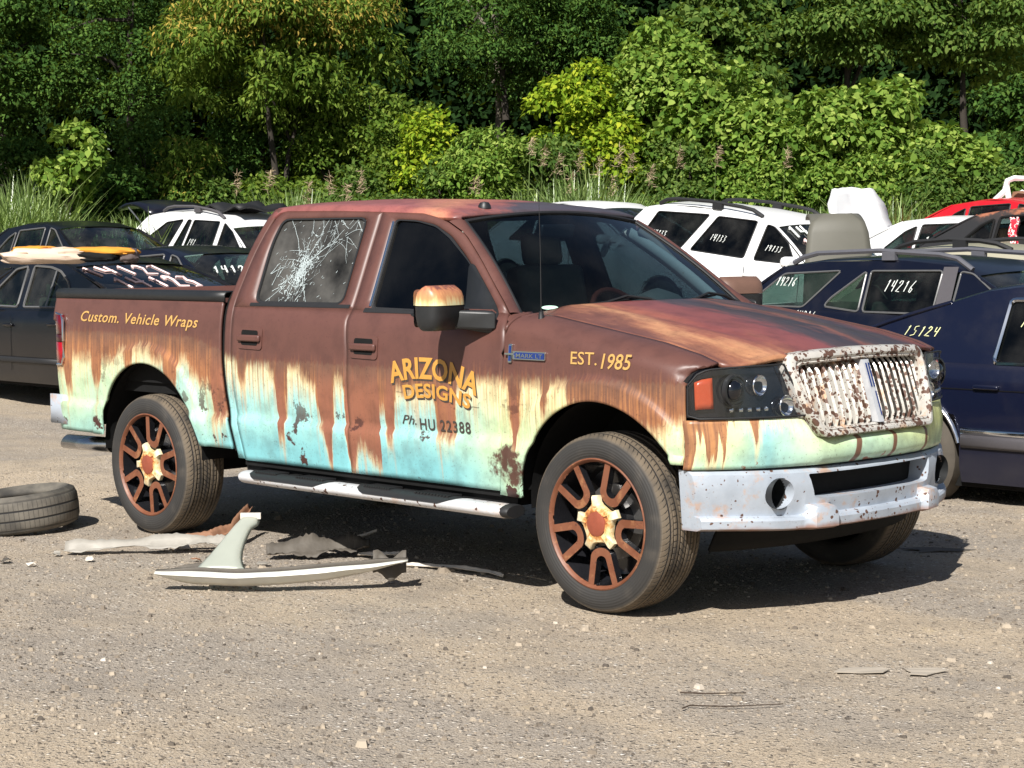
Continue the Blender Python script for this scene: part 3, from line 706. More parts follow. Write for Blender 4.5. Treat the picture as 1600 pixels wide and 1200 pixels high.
# chrome bumper: carved from a thick bowed section
def BD(y): return .012+.048*sstep(.92, .80, abs(y))
def bum(y, q):
    a = abs(y)
    sec = [(.392, -.05), (.393, .016), (.404, .044), (.438, .046), (.450, .038), (.457, .004), (.50, .014), (.56, .022), (.605, .020), (.640, .010), (.656, -.010), (.660, -.05)]
    z, o = sec[q]
    lift = .042*sstep(.325, .365, a)*sstep(.50, .455, a) if q in (2, 3, 4, 5) else 0
    out = .026*sstep(.325, .350, a)*sstep(.50, .475, a) if 1 <= q <= 5 else 0
    if q in (4, 5): z += lift
    if q == 3: z += lift*.8
    drop = .012*sstep(.5, .9, a)
    k = .972+.028*min(1, (z-.395)/.26)
    return (F(y, .7)+o+out-.006, y*k, z+(drop if q < 6 else drop*.5))
ys = np.linspace(-.926, .926, 120)
mb = MB(); sec = [[bum(y, q) for q in range(12)] for y in ys]
mb.rows(sec); mb.rows([[(p[0]-BD(p[1]), p[1], p[2]) for k, p in enumerate((r[0], r[-1]))] for r in sec], flip=True)
mb.rows([[r[-1], (r[-1][0]-BD(r[-1][1]), r[-1][1], r[-1][2])] for r in sec]); mb.rows([[(r[0][0]-BD(r[0][1]), r[0][1], r[0][2]), r[0]] for r in sec])
for r, fl in ((sec[0], False), (sec[-1], True)):
    lp = r+[(r[-1][0]-BD(r[-1][1]), r[-1][1], r[-1][2]), (r[0][0]-BD(r[0][1]), r[0][1], r[0][2])]
    mb.poly(lp[::-1] if fl else lp)
bumper = mb.build('front_bumper', M_BUMP, T, 0, fixn=True)
cut = []
for s in (-1, 1):
    c = MB(); c.lathe([(0, -.5), (.066, -.5), (.066, .5), (0, .5)], 32, axis='X', c=(.7, s*.60, .556)); cut.append(c.build('cutter', M_DARK, None, 0, fixn=True))
c = MB(); c.prism([(.4, y, z) for y, z in roundpoly([(-.455, .632), (-.425, .528), (-.36, .522), (.36, .522), (.425, .528), (.455, .632)], .012)], (.8, 0, 0)); cut.append(c.build('cutter', M_DARK, None, 0, fixn=True))
carve(bumper, cut)
bumper.data.polygons.foreach_set('use_smooth', [True]*len(bumper.data.polygons)); bumper.data.set_sharp_from_angle(angle=R(28))
for s in (-1, 1):
    mb = MB(); mb.lathe([(.069, .075), (.064, .02), (.062, -.05), (.058, -.055), (0, -.055)], 28, axis='X', c=(F(.60)-.055, s*.60, .556))
    mb.build('fog_lamp_socket', M_BLACK, bumper, 40)
mb = MB(); mb.grid(lambda u, v: (F((u*2-1)*.5)-.09, (u*2-1)*.5, .50+.16*v), 8, 2); mb.build('intake_backing', M_DARK, bumper, 40)
mb = MB(); mb.grid(lambda u, v: (F((u*2-1)*.74)-.14-.06*(1-v), (u*2-1)*.74, .29+.12*v), 16, 3); mb.build('air_dam', M_DARK, T, 60, solid=.02)
# grille
def gx(z, y=0): return .815-.33*(z-.80)-.10*y*y-.12*max(0, abs(y)-.35)
GO = [(-.405, .788), (.405, .788), (.47, .90), (.515, 1.085), (.495, 1.148), (.25, 1.158), (0, 1.162), (-.25, 1.158), (-.495, 1.148), (-.515, 1.085), (-.47, .90)]
GI = [(-.375, .828), (.375, .828), (.425, .92), (.452, 1.065), (.438, 1.098), (.22, 1.106), (0, 1.109), (-.22, 1.106), (-.438, 1.098), (-.452, 1.065), (-.425, .92)]
GO, GI = roundpoly(GO, .03), roundpoly(GI, .025)
def gp(o): return lambda y, z: (gx(z, y)+o, y, z)
mb = MB(); GM = [((a[0]+b[0])/2, (a[1]+b[1])/2) for a, b in zip(GO, GI)]
mb.rows([[gp(-.05)(*p) for p in GO], [gp(.018)(*p) for p in GO], [gp(.030)(*[q*.8+r*.2 for q, r in zip(p, g)]) for p, g in zip(GO, GI)], [gp(.030)(*p) for p in GM], [gp(.016)(*[q*.25+r*.75 for q, r in zip(p, g)]) for p, g in zip(GO, GI)], [gp(.020)(*[q*.15+r*.85 for q, r in zip(p, g)]) for p, g in zip(GO, GI)], [gp(.012)(*p) for p in GI], [gp(-.06)(*p) for p in GI]], closed=True, flip=True)
grille = mb.build('grille', M_GRILLE, T, 40, fixn=True)
mb = MB(); holes_panel(mb, GI, [], gp(-.058)); mb.build('grille_backing', M_DARK, grille, 0)
def zr(y):
    zz = [p[1] for p in GI]; ay = abs(y)
    return (.826 if ay < .372 else .828+(ay-.372)*1.75, interp(ay, [0, .22, .438, .452], [1.109, 1.106, 1.098, 1.07]))
for k in range(-9, 10):
    if k == 0: continue
    y = k*.0455; z0, z1 = zr(y); mb = MB()
    ring = []
    for t in np.linspace(0, 1, 9):
        z = z0+(z1-z0)*t; e = .022*(2*t-1)**8
        dy = .0 if k < 0 else .042
        ring.append([(gx(z, y)-.055, y-.004+dy, z), (gx(z, y)-.004-e, y-.008, z), (gx(z, y)+.006-e, y-.001, z), (gx(z, y)-.002-e, y+.007, z), (gx(z, y)-.055, y+.004+dy, z)])
    mb.rows(ring, closed=True); mb.poly(ring[0][::-1]); mb.poly(ring[-1]); mb.build('grille_bar', M_GRILLE, grille, 40, fixn=True)
mb = MB()
ring = [[(gx(z)-.03, -w, z), (gx(z)+.018, -w, z), (gx(z)+.020, 0, z), (gx(z)+.018, w, z), (gx(z)-.03, w, z)] for z, w in ((.83, .020), (.95, .022), (1.105, .023))]
mb.rows(ring, closed=True); emb = mb.build('grille_emblem', simple('emblem_white', (.55, .56, .58), .3, .2, var=.2), grille, 30, fixn=True)
mb = MB()
for y0, y1, z0, z1 in ((-.015, -.004, .985, 1.09), (.004, .015, .985, 1.09), (.004, .013, .86, .965)):
    mb.poly([(gx(z0)+.0225, y0, z0), (gx(z0)+.0225, y1, z0), (gx(z1)+.0225, y1, z1), (gx(z1)+.0225, y0, z1)])
mb.build('emblem_inlay', M_BLUEE, emb, 0)
# ---- hidden structure: floor, bed box, wheel houses, tailgate, bumper
mb = MB()
mb.box(-2.66, -.56, -.92, .92, .42, .50); mb.box(-4.5, .5, -.42, .42, .40, .52)
mb.box(-.62, -.50, -.93, .93, .50, 1.22); mb.box(-.5, .60, -.46, .46, .55, 1.05); mb.box(.36, .52, -.74, .74, .48, .87)
mb.box(-4.48, -2.80, -.88, .88, .80, .86); mb.box(-4.5, -4.46, -.9, .9, .55, .86); mb.box(-2.84, -2.80, -.9, .9, .86, 1.33)
for s in (-1, 1):
    a, b = sorted((s*.86, s*.90)); mb.box(-4.48, -2.82, a, b, .86, 1.33)
    mb.box(-2.64, -.60, *sorted((s*.90, s*.945)), .46, .60)
mb.box(-3.6, -3.46, -.75, .75, .33, .47)
for x in (-2.2, -1.0): mb.box(x-.03, x+.03, -.98, -.7, .36, .44)
mb.build('underbody', M_DARK, T, 0)
for s in (-1, 1):
    for cx, cz, r in ARCHES:
        prof = []; mb = MB()
        for k in range(25):
            a = math.pi*(-.03+1.06*k/24); prof.append((min(cx+math.cos(a)*(r+.012), cx+.435 if cx == 0 else 9), cz+math.sin(a)*(r+.012)))
        yo = .90 if cx == 0 else .95
        mb.rows([[(x, s*yo, z) for x, z in prof], [(x, s*.50, z) for x, z in prof]], flip=(s > 0))
        mb.poly([(x, s*.50, z) for x, z in prof])
        mb.build('wheel_house', M_DARK, T, 30)
mb = MB(); mb.grid(lambda u, v: (-4.55+.02*math.sin(3*v), (u*2-1)*.80, .78+.60*v), 10, 8, flip=True); tg = mb.build('tailgate', M_SIDE, T, 50, solid=.03)
mb = MB(); sec = []
for y in np.linspace(-.955, .955, 31):
    a = abs(y); x = -4.40-.25*sstep(.985, .80, a)
    sec.append([(x+.03, y, .575), (x, y, .59), (x-.01, y, .66), (x, y, .735), (x+.02, y, .752), (x+.12, y, .752)])
mb.rows(sec, flip=True)
for s in (-1, 1):
    mb.rows([[(x, s*(.955+.012), z0) for z0 in (.575, .66, .752)] for x in (-4.41, -4.50, -4.60)]+[[(-4.64, s*.93, z0) for z0 in (.59, .66, .735)]], flip=(s < 0))
mb.build('rear_bumper', M_BUMP, T, 40, solid=.02)
mb = MB(); ang = []
for k in range(17):
    a = 2*math.pi*k/16; ang.append((math.cos(a)*.043, math.sin(a)*.043))
mb.rows([[(-4.85+.06*(1 if c[1] > 0 else 0)*0+.05*(c[1]/.043*.5+.5), -.72+c[0], .425+c[1]) for c in ang], [(-4.30, -.72+c[0], .435+c[1]) for c in ang]], flip=False)
mb.build('exhaust_tip', simple('exhaust_steel', (.55, .55, .56), .25, 1.0), T, 50, solid=.004)
# running boards
for s in (-1, 1):
    mb = MB(); ring = []
    for x, dy, k in [(-2.66, -.10, .5), (-2.63, -.04, .85), (-2.57, -.01, 1), (-2.3, 0, 1), (-1.5, 0, 1), (-.7, 0, 1), (-.56, 0, 1), (-.545, 0, .97)]:
        ring.append([(x, s*(.985+dy+.072*k*math.cos(a)), .405+.036*k*math.sin(a)*(1 if math.sin(a) < 0 else .85)) for a in [2*math.pi*j/16 for j in range(16)]])
    mb.rows(ring, closed=True); mb.poly(ring[0][::-1]); mb.poly(ring[-1])
    rb = mb.build('running_board', M_BOARD, T, 50, fixn=True)
    mb = MB(); ring = [[(x, s*(.985+.070*k*math.cos(a)), .405+.034*k*math.sin(a)) for a in [2*math.pi*j/16 for j in range(16)]] for x, k in ((-.548, .99), (-.515, .97), (-.505, .85))]
    mb.rows(ring, closed=True); mb.poly(ring[-1]); mb.poly(ring[0]); mb.build('end_cap', M_RUBBER, rb, 40, fixn=True)
    for x0, x1 in ((-2.52, -1.82), (-1.63, -.86)):
        mb = MB(); top = []
        for t in np.linspace(0, 1, 22):
            x = x0+(x1-x0)*t; h = min(1, math.sin(math.pi*t)*2.4)**.7 if 0 < t < 1 else 0
            ae = 92-84*h; row = []
            for q in range(8):
                a = R(150+(ae-150)*q/7); sa = math.sin(a); row.append((x, s*(.985+.077*math.cos(a)), .405+.0405*sa*(1 if sa < 0 else .87)))
            top.append(row)
        mb.rows(top, flip=(s < 0))
        for k in range(11):
            for a, b in ((.10, .34), (.60, .90)):
                x = x0+(x1-x0)*(a+(b-a)*k/10); mb.box(x-.006, x+.006, *sorted((s*.93, s*1.022)), .436, .445)
        mb.build('step_pad', M_RUBBER, rb, 40)
# mirrors
for s in (-1, 1):
    Mx = Matrix.Translation((-.872 if s < 0 else -.90, -1.125 if s < 0 else 1.075, 1.343)) @ Matrix.Rotation(s*R(-16), 4, 'Z')
    def shell(z, grow=1.0, y0=-.122, y1=.145):
        hw = interp(z, [-.105, -.095, -.06, .0, .06, .085, .103], [.04, .058, .075, .08, .072, .055, .02])*grow
        pts = []
        for j in range(36):
            a = 2*math.pi*(j+.5)/36; ca, sa = math.cos(a), math.sin(a)
            yy = (abs(ca)**.5)*(1 if ca > 0 else -1); xx = (abs(sa)**.62)*(1 if sa > 0 else -1)
            k = interp(z, [-.105, -.09, .07, .103], [.86, 1, 1, .86])
            p = Vector((hw*xx+.02, (y0+y1)/2+(y1-y0)/2*yy*k, z)); p.y *= s; pts.append(Mx @ p)
        return pts
    mb = MB(); zz = [-.105, -.098, -.08, -.04, .008]; rr = [shell(z) for z in zz]; mb.rows(rr, closed=True); mb.poly(rr[0]); mb.poly(rr[-1])
    mir = mb.build('wing_mirror', M_BLACK, T, 50, fixn=True)
    mb = MB(); zz = [.012, .02, .05, .075, .092, .103]; rr = [shell(z, 1.03) for z in zz]; mb.rows(rr, closed=True); mb.poly(rr[0]); mb.poly(rr[-1])
    mm = NT('mirror_cap_wrap'); c = mm.coord(); q = mm.n('SeparateXYZ', {0: c}); st = mm.noise(mm.scale(c, (60, 60, 3)), 1, 3, .5)
    f = mm.math('ADD', mm.n('MapRange', {0: q.outputs[2], 1: 1.36, 2: 1.45, 3: 0.0, 4: 1.0}).outputs[0], mm.math('MULTIPLY', mm.math('SUBTRACT', st, .5), 1.0))
    mm.bsdf(Base_Color=mm.ramp(f, [(0, C_CREAM), (.12, lin((226, 196, 140))), (.35, lin((204, 148, 100))), (.75, lin((184, 120, 86))), (.95, lin((128, 80, 70)))]), Roughness=.4)
    mb.build('mirror_cap', mm.mat if s < 0 else simple('mirror_cap_brown', lin((104, 78, 66)), .5), mir, 50, fixn=True)
    mb = MB()
    A = [(-.80, s*1.02, 1.275), (-.74, s*.975, 1.275)]
    ring = [[(-.86+d, s*1.08, z) for d, z in ((-.05, 1.245), (.05, 1.245), (.05, 1.33), (-.05, 1.33))], [(-.72+d, s*.985, z) for d, z in ((-.04, 1.24), (.04, 1.235), (.04, 1.325), (-.04, 1.33))], [(-.69+d, s*.955, z) for d, z in ((-.04, 1.24), (.04, 1.235), (.04, 1.325), (-.04, 1.33))]]
    mb.rows(ring, closed=True); mb.poly(ring[0]); mb.poly(ring[-1]); mb.build('mirror_arm', M_BLACK, mir, 40, fixn=True, bevel=.012)
    mb = MB(); rr = [Vector(p) for p in shell(-.03, .99)]
    pl = [Mx @ Vector((-.062, s*y, z)) for y, z in roundpoly([(-.10, -.09), (.11, -.09), (.11, .085), (-.10, .085)], .03)]
    mb.poly(pl if s > 0 else pl[::-1]); mb.build('mirror_glass', M_REFL, mir, 0)
# wipers, antenna, sticker
for y0, y1 in ((-.62, .06), (.02, .66)):
    mb = MB()
    a = [Vector(windscreen(y/.74, tt))+Vector((.02, 0, .022)) for y, tt in ((y1, 1.02), ((y0+y1)*.5+.12, .90), (y0+.05, .93))]
    mb.tube([a[0], a[0]*.5+a[1]*.5+Vector((0, 0, .015)), a[1]], [.011, .009, .007], 6)
    b = [Vector(windscreen(y/.74, tt))+Vector((.010, 0, .010)) for y, tt in ((y0, .985), (y0*.5+y1*.5, .925), (y1-.12, .90))]
    mb.tube(b, .007, 6); mb.tube([a[1], b[1]], .007, 6); mb.build('wiper', M_RUBBER, T, 50)
mb = MB(); mb.lathe([(.034, 0), (.030, .012), (.014, .03), (.011, .06), (.004, .064), (0, .066)], 16, axis='Z', c=(-.45, -.865, 1.262)); 
mb.tube([(-.45, -.865, 1.30), (-.452, -.865, 1.6), (-.46, -.865, 1.88)], [.0025, .0016, .001], 6); mb.build('whip_antenna', M_RUBBER, T, 50)
mb = MB(); lp = [(-.80+.055*math.cos(a), .945+.018*math.sin(a)) for a in [2*math.pi*k/20 for k in range(20)]]
fan_fill(mb, lp, lambda y, t: tuple(Vector(windscreen(y, t))+Vector((.003, 0, .004))), flip=False); mb.build('screen_sticker', M_STICK, T, 0)
# ---- cabin
def rbox(mb, c, d, rx=0, m=0):
    M = Matrix.Translation(c) @ Matrix.Rotation(R(rx), 4, 'Y'); mb.box(-d[0]/2, d[0]/2, -d[1]/2, d[1]/2, -d[2]/2, d[2]/2, m, M)
mb = MB(); mb.grid(lambda u, v: (-.62-.34*u, (v*2-1)*.74, 1.285-.02*u-.10*max(0, u-.7)), 6, 12, flip=True); mb.box(-.98, -.90, -.74, .74, .9, 1.20)
mb.lathe([(0, -.12), (.10, -.12), (.13, 0), (.10, .12), (0, .12)], 16, axis='Y', c=(-.86, .40, 1.27)); mb.build('dashboard', M_DASH, T, 40)
mb = MB(); ring = [(-1.12-.10*math.sin(a), .40+.19*math.cos(a), 1.23+.155*math.sin(a)) for a in [2*math.pi*k/28 for k in range(29)]]
mb.tube(ring, .016, 8); mb.tube([(-.95, .40, 1.15), (-1.12, .40, 1.23)], .03, 8); mb.tube([(-1.12, .22, 1.23), (-1.12, .58, 1.23)], .014, 6); mb.build('steering_wheel', M_WOOD, T, 50)
for x, ys_ in ((-1.55, (-.40, .40)), (-2.38, (-.40, .40))):
    for y in ys_:
        mb = MB(); rbox(mb, (x+.18, y, .95), (.5, .52, .16)); rbox(mb, (x-.08, y, 1.22), (.14, .50, .60), -12); rbox(mb, (x-.16, y, 1.60), (.09, .27, .18), -8)
        mb.build('seat', M_CLOTH, T, 40, bevel=.04)
mb = MB(); mb.box(-2.62, -.7, -.90, .90, .60, .64); mb.build('cabin_floor', M_CABIN, T, 0)
mb = MB(); mb.box(-2.5, -1.45, -.55, .55, 1.775, 1.785); mb.build('headliner', M_CABIN, T, 0)
mb = MB(); mb.tube([(-1.17, .60, 1.70), (-1.10, .655, 1.64), (-.98, .70, 1.52), (-.93, .70, 1.47)], .016, 8); mb.build('grab_handle', M_CLOTH, T, 50)
mb = MB(); rbox(mb, (-1.20, 0, 1.70), (.03, .24, .07), 15); mb.build('rear_view_mirror', M_BLACK, T, 40, bevel=.01)
# ---- lettering on the wrap
def lay(body, x, z, w, h, off=.0035, slope=0.0, arch=0.0, mat=M_LETY, name='lettering', shadow=None, parent=T, **k):
    def place(du, dv, o):
        def f(u, v):
            a = (u/w-.5)*2
            ang = -arch*a*1.0; zz = z+slope*u+arch*w*.25*(1-a*a)
            X = x+u+du+math.sin(-ang)*v*0 ; return (X+v*math.sin(arch*a), -(W(X, zz+v)+o), zz+v*math.cos(arch*a)+dv)
        return f
    if shadow:
        mb = MB(); put_text(mb, body, w, h, place(.007, -.009, off-.0018), **k); mb.build(name, shadow, parent, 0, weld=False)
    mb = MB(); put_text(mb, body, w, h, place(0, 0, off), **k); return mb.build(name, mat, parent, 0, weld=False)
lay('Custom. Vehicle Wraps', -4.215, 1.205, 1.20, .060, mat=M_LETC, shear=.28, offset=.012, spacing=1.08, slope=-.010)
FD = DOORS[('front_door', -1)]
lay('ARIZONA', -1.375, .962, .615, .098, arch=.32, slope=-.055, shadow=M_LETD, parent=FD, offset=.030, spacing=1.02)
lay('DESIGNS', -1.275, .888, .465, .066, arch=.22, slope=-.055, shadow=M_LETD, parent=FD, offset=.028, spacing=1.04)
lay('~', -.80, .868, .055, .016, mat=M_LETD, parent=FD); lay('~', -1.335, .915, .045, .014, mat=M_LETD, parent=FD)
lay('Ph.', -1.305, .765, .105, .045, mat=M_LETD, parent=FD, shear=.35)
lay('HU 22388', -1.175, .745, .36, .054, mat=M_LETD, parent=FD, offset=.014, spacing=1.15)
lay('EST.', -.15, 1.100, .16, .056, mat=M_LETC, offset=.006); lay('1985', .035, 1.087, .175, .066, mat=M_LETC, shear=.22, offset=.012)
mb = MB(); 
for x0, x1, z0, z1 in ((-.545, -.522, 1.092, 1.178), (-.515, -.305, 1.108, 1.146)):
    lp = roundpoly([(x0, z0), (x1, z0), (x1, z1), (x0, z1)], .006); holes_panel(mb, lp, [], sidept(-1, .010), flip=False)
mb.rows([[sidept(-1, .010)(x, z) for x, z in ((-.56, 1.128), (-.50, 1.128))], [sidept(-1, .010)(x, z) for x, z in ((-.56, 1.136), (-.50, 1.136))]])
badge = mb.build('fender_badge', M_CHROME, T, 0, solid=.008)
mb = MB(); holes_panel(mb, roundpoly([(-.500, 1.113), (-.310, 1.113), (-.310, 1.141), (-.500, 1.141)], .004), [], sidept(-1, .0115)); holes_panel(mb, [(-.541, 1.10), (-.527, 1.10), (-.527, 1.17), (-.541, 1.17)], [], sidept(-1, .0115)); mb.build('badge_inlay', M_BLUEE, badge, 0)
lay('MARK LT', -.490, 1.117, .17, .019, off=.0130, mat=M_CHROME, parent=badge, offset=.006)
# ---- wheels
def tyre_mat():
    m = NT('tyre_tread_dusty'); c = m.coord(); q = m.n('SeparateXYZ', {0: c})
    ang = m.math('ARCTAN2', q.outputs[2], q.outputs[0]); rad = m.math('SQRT', m.math('ADD', m.math('MULTIPLY', q.outputs[0], q.outputs[0]), m.math('MULTIPLY', q.outputs[2], q.outputs[2])))
    on = m.ss(rad, .372, .390)
    sk = m.math('ADD', m.math('MULTIPLY', ang, 92/6.2832), m.math('MULTIPLY', m.math('SINE', m.math('MULTIPLY', q.outputs[1], 34)), .9))
    fr = m.math('FRACT', sk); sip = m.math('MULTIPLY', m.ss(m.math('ABSOLUTE', m.math('SUBTRACT', fr, .5)), .13, .05), on)
    ay = m.math('ABSOLUTE', q.outputs[1])
    sip = m.math('MULTIPLY', sip, m.math('ADD', .25, m.math('MULTIPLY', m.math('GREATER_THAN', m.math('FRACT', m.math('MULTIPLY', m.math('ADD', ay, .022), 1/.044)), .52), .75)))
    g = m.ss(m.math('ABSOLUTE', m.math('SUBTRACT', m.math('FRACT', m.math('MULTIPLY', m.math('ADD', ay, .022), 1/.044)), .5)), .10, .06)
    g = m.math('MULTIPLY', m.math('MULTIPLY', g, on), m.math('LESS_THAN', ay, .10))
    n = m.noise(c, 7, 5)
    dust = m.math('MULTIPLY', on, m.ss(n, .2, .6))
    col = m.mix(m.math('MULTIPLY', dust, .9), (.030, .028, .026, 1), lin((112, 99, 82)))
    col = m.mix(m.math('MULTIPLY', m.ss(n, .5, .75), .25), col, lin((104, 96, 86)))
    col = m.mix(m.math('MAXIMUM', m.math('MULTIPLY', sip, .85), g), col, (.012, .011, .010, 1))
    ringb = m.math('SINE', m.math('MULTIPLY', rad, 520))
    h = m.math('SUBTRACT', m.math('MULTIPLY', m.math('MULTIPLY', ringb, m.math('SUBTRACT', 1.0, on)), .12), m.math('MAXIMUM', sip, g))
    b = m.bsdf(Base_Color=col, Roughness=.75); m.t.links.new(m.bump(h, .6, .006), b.inputs['Normal']); return m.mat
M_TREAD = tyre_mat()
M_WBLACK = simple('rim_gloss_black', (.012, .012, .014), .15, var=.3, coat=.5)
M_BRAKE = simple('brake_disc_steel', (.28, .27, .26), .4, .9, var=.2)
def tyre_mesh(r=.40, w=.27, rb=.285):
    h = w/2
    prof = [(rb, -h+.012), (rb+.008, -h+.004), (rb+.035, -h-.004), (rb+.060, -h-.006), (r-.030, -h+.002), (r-.014, -h+.012), (r-.004, -h+.032)]
    gro = [-.066, -.022, .022, .066]
    for g in gro: prof += [(r+.001-.06*g*g*8*.1, g-.006), (r-.010, g-.004), (r-.010, g+.004), (r+.001-.06*g*g*8*.1, g+.006)]
    prof += [(a, -b) for a, b in prof[6::-1]]
    prof += [(rb-.01, h-.03), (rb-.01, -h+.03), (rb, -h+.012)]
    mb = MB(); mb.lathe(prof, 96); return mb
def u_spoke(mb, a0):
    """U-shaped double arm, opening to the rim"""
    ro, ri, w = .282, .106, .033
    def P(r, t): return Vector((r, t))
    out = []; half_o, half_i = .094, .055
    outer = [(ro, half_o)]+[(ri+half_i*(1-math.sin(b))*.9, half_i*math.cos(b)) for b in np.linspace(0, math.pi, 11)][0:0]
    outer = [(ro, half_o)]
    for b in np.linspace(0, math.pi, 13): outer.append((ri+.045-.045*math.sin(b), half_i*1.15*math.cos(b)))
    outer.append((ro, -half_o))
    inner = [(ro, -half_o+w*1.05)]
    for b in np.linspace(math.pi, 0, 11): inner.append((ri+.062-.026*math.sin(b), (half_i*1.15-w*.98)*math.cos(b)))
    inner.append((ro, half_o-w*1.05))
    lp = outer+inner; ca, sa = math.cos(a0), math.sin(a0)
    return [(x*ca-y*sa, x*sa+y*ca) for x, y in lp]
def make_wheel(rot):
    wv = empty('wheel', (0, 0, 0), parent=T)
    tyre_mesh().build('tyre', M_TREAD, wv, 30, fixn=True)
    mb = MB()
    # outer face is at -y
    mb.lathe([(.284, -.118), (.293, -.126), (.294, -.133), (.288, -.136), (.279, -.128), (.275, -.118)], 72, m=0)
    mb.lathe([(.275, -.118), (.262, -.06), (.245, .10), (.24, .12)], 64, m=1); mb.lathe([(.24, .02), (.0, .02)], 48, m=1)
    for k in range(5):
        lp = u_spoke(None, rot+k*2*math.pi/5)
        f = lambda p, y: (p[0], y, p[1])
        mb.prism([f(p, -.124+.010*(1-math.hypot(*p)/.27)) for p in lp], (0, .035, 0), 0, 1)
    mb.lathe([(.0, -.095), (.10, -.095), (.115, -.085), (.12, .0)], 40, m=1)
    rim = mb.build('rim', [M_RIM, M_WBLACK], wv, 30, fixn=True)
    mb = MB(); mb.lathe([(0, -.01), (.17, -.01), (.17, .012), (0, .012)], 40); mb.build('brake_disc', M_BRAKE, wv, 30)
    mb = MB(); lp = []
    for k in range(5):
        a = rot+math.pi/5+k*2*math.pi/5
        for da, r in ((-.36, .088), (-.20, .100), (-.15, .128), (.15, .128), (.20, .100), (.36, .088)): lp.append((math.cos(a+da)*r, math.sin(a+da)*r))
    ring = [[(x*k, y, z*k) for x, z in lp] for k, y in ((1.0, -.10), (1.0, -.120), (.94, -.127), (.62, -.133), (.58, -.128), (0.01, -.126))]
    mb.rows(ring, closed=True); hub = mb.build('hub_cap', M_HUB, wv, 40, fixn=True)
    mb = MB(); mb.lathe([(.056, -.126), (.054, -.134), (.045, -.137), (0, -.139)], 28); mb.build('hub_badge', M_HUBC, hub, 40, fixn=True)
    return wv
def copy_tree(o, parent=None):
    c = o.copy(); COL.objects.link(c); c.parent = parent
    for ch in list(o.children): copy_tree(ch, c)
    return c
w0 = make_wheel(R(61))
w0.location = (0, -.852, .396)
for x, y, rz, ry in ((-3.53, -.852, 0, R(-14)), (0, .852, math.pi, 0), (-3.53, .852, math.pi, 0)):
    w = copy_tree(w0, T); w.location = (x, y, .396); w.rotation_euler = (0, ry, rz)
# ================================================================== ground
def depth(x, y): return (x-CAM_P.x)*math.cos(YAW)+(y-CAM_P.y)*math.sin(YAW)
def lateral(x, y): return (x-CAM_P.x)*math.sin(YAW)-(y-CAM_P.y)*math.cos(YAW)
def world(t, l): return (CAM_P.x+t*math.cos(YAW)+l*math.sin(YAW), CAM_P.y+t*math.sin(YAW)-l*math.cos(YAW))
def gz(x, y):
    t = depth(x, y)
    return interp(t, [17, 20, 23, 26, 29, 33, 42, 60, 120], [0, .05, .28, .52, .66, .82, 1.15, 1.6, 2.5])
def ground_z(x, y):
    t = depth(x, y); b = mnoise.noise((x*.8, y*.8, 3))*.018+mnoise.noise((x*2.3, y*2.3, 9))*.008
    if t < 14: b += mnoise.noise((x*6, y*6, 5))*.005
    m = math.exp(-(((x+6.2)/1.2)**2+((y-.6)/1.0)**2))*.10*(1+.6*mnoise.noise((x*3, y*3, 1)))
    wheel = 1
    for wx, wy in ((0, -.85), (0, .85), (-3.53, -.85), (-3.53, .85)): wheel *= 1-math.exp(-((x-wx)**2+(y-wy)**2)/.10)
    return gz(x, y)+(b-.012)*wheel*min(1, max(.3, 1))-.006*(1-wheel)+m
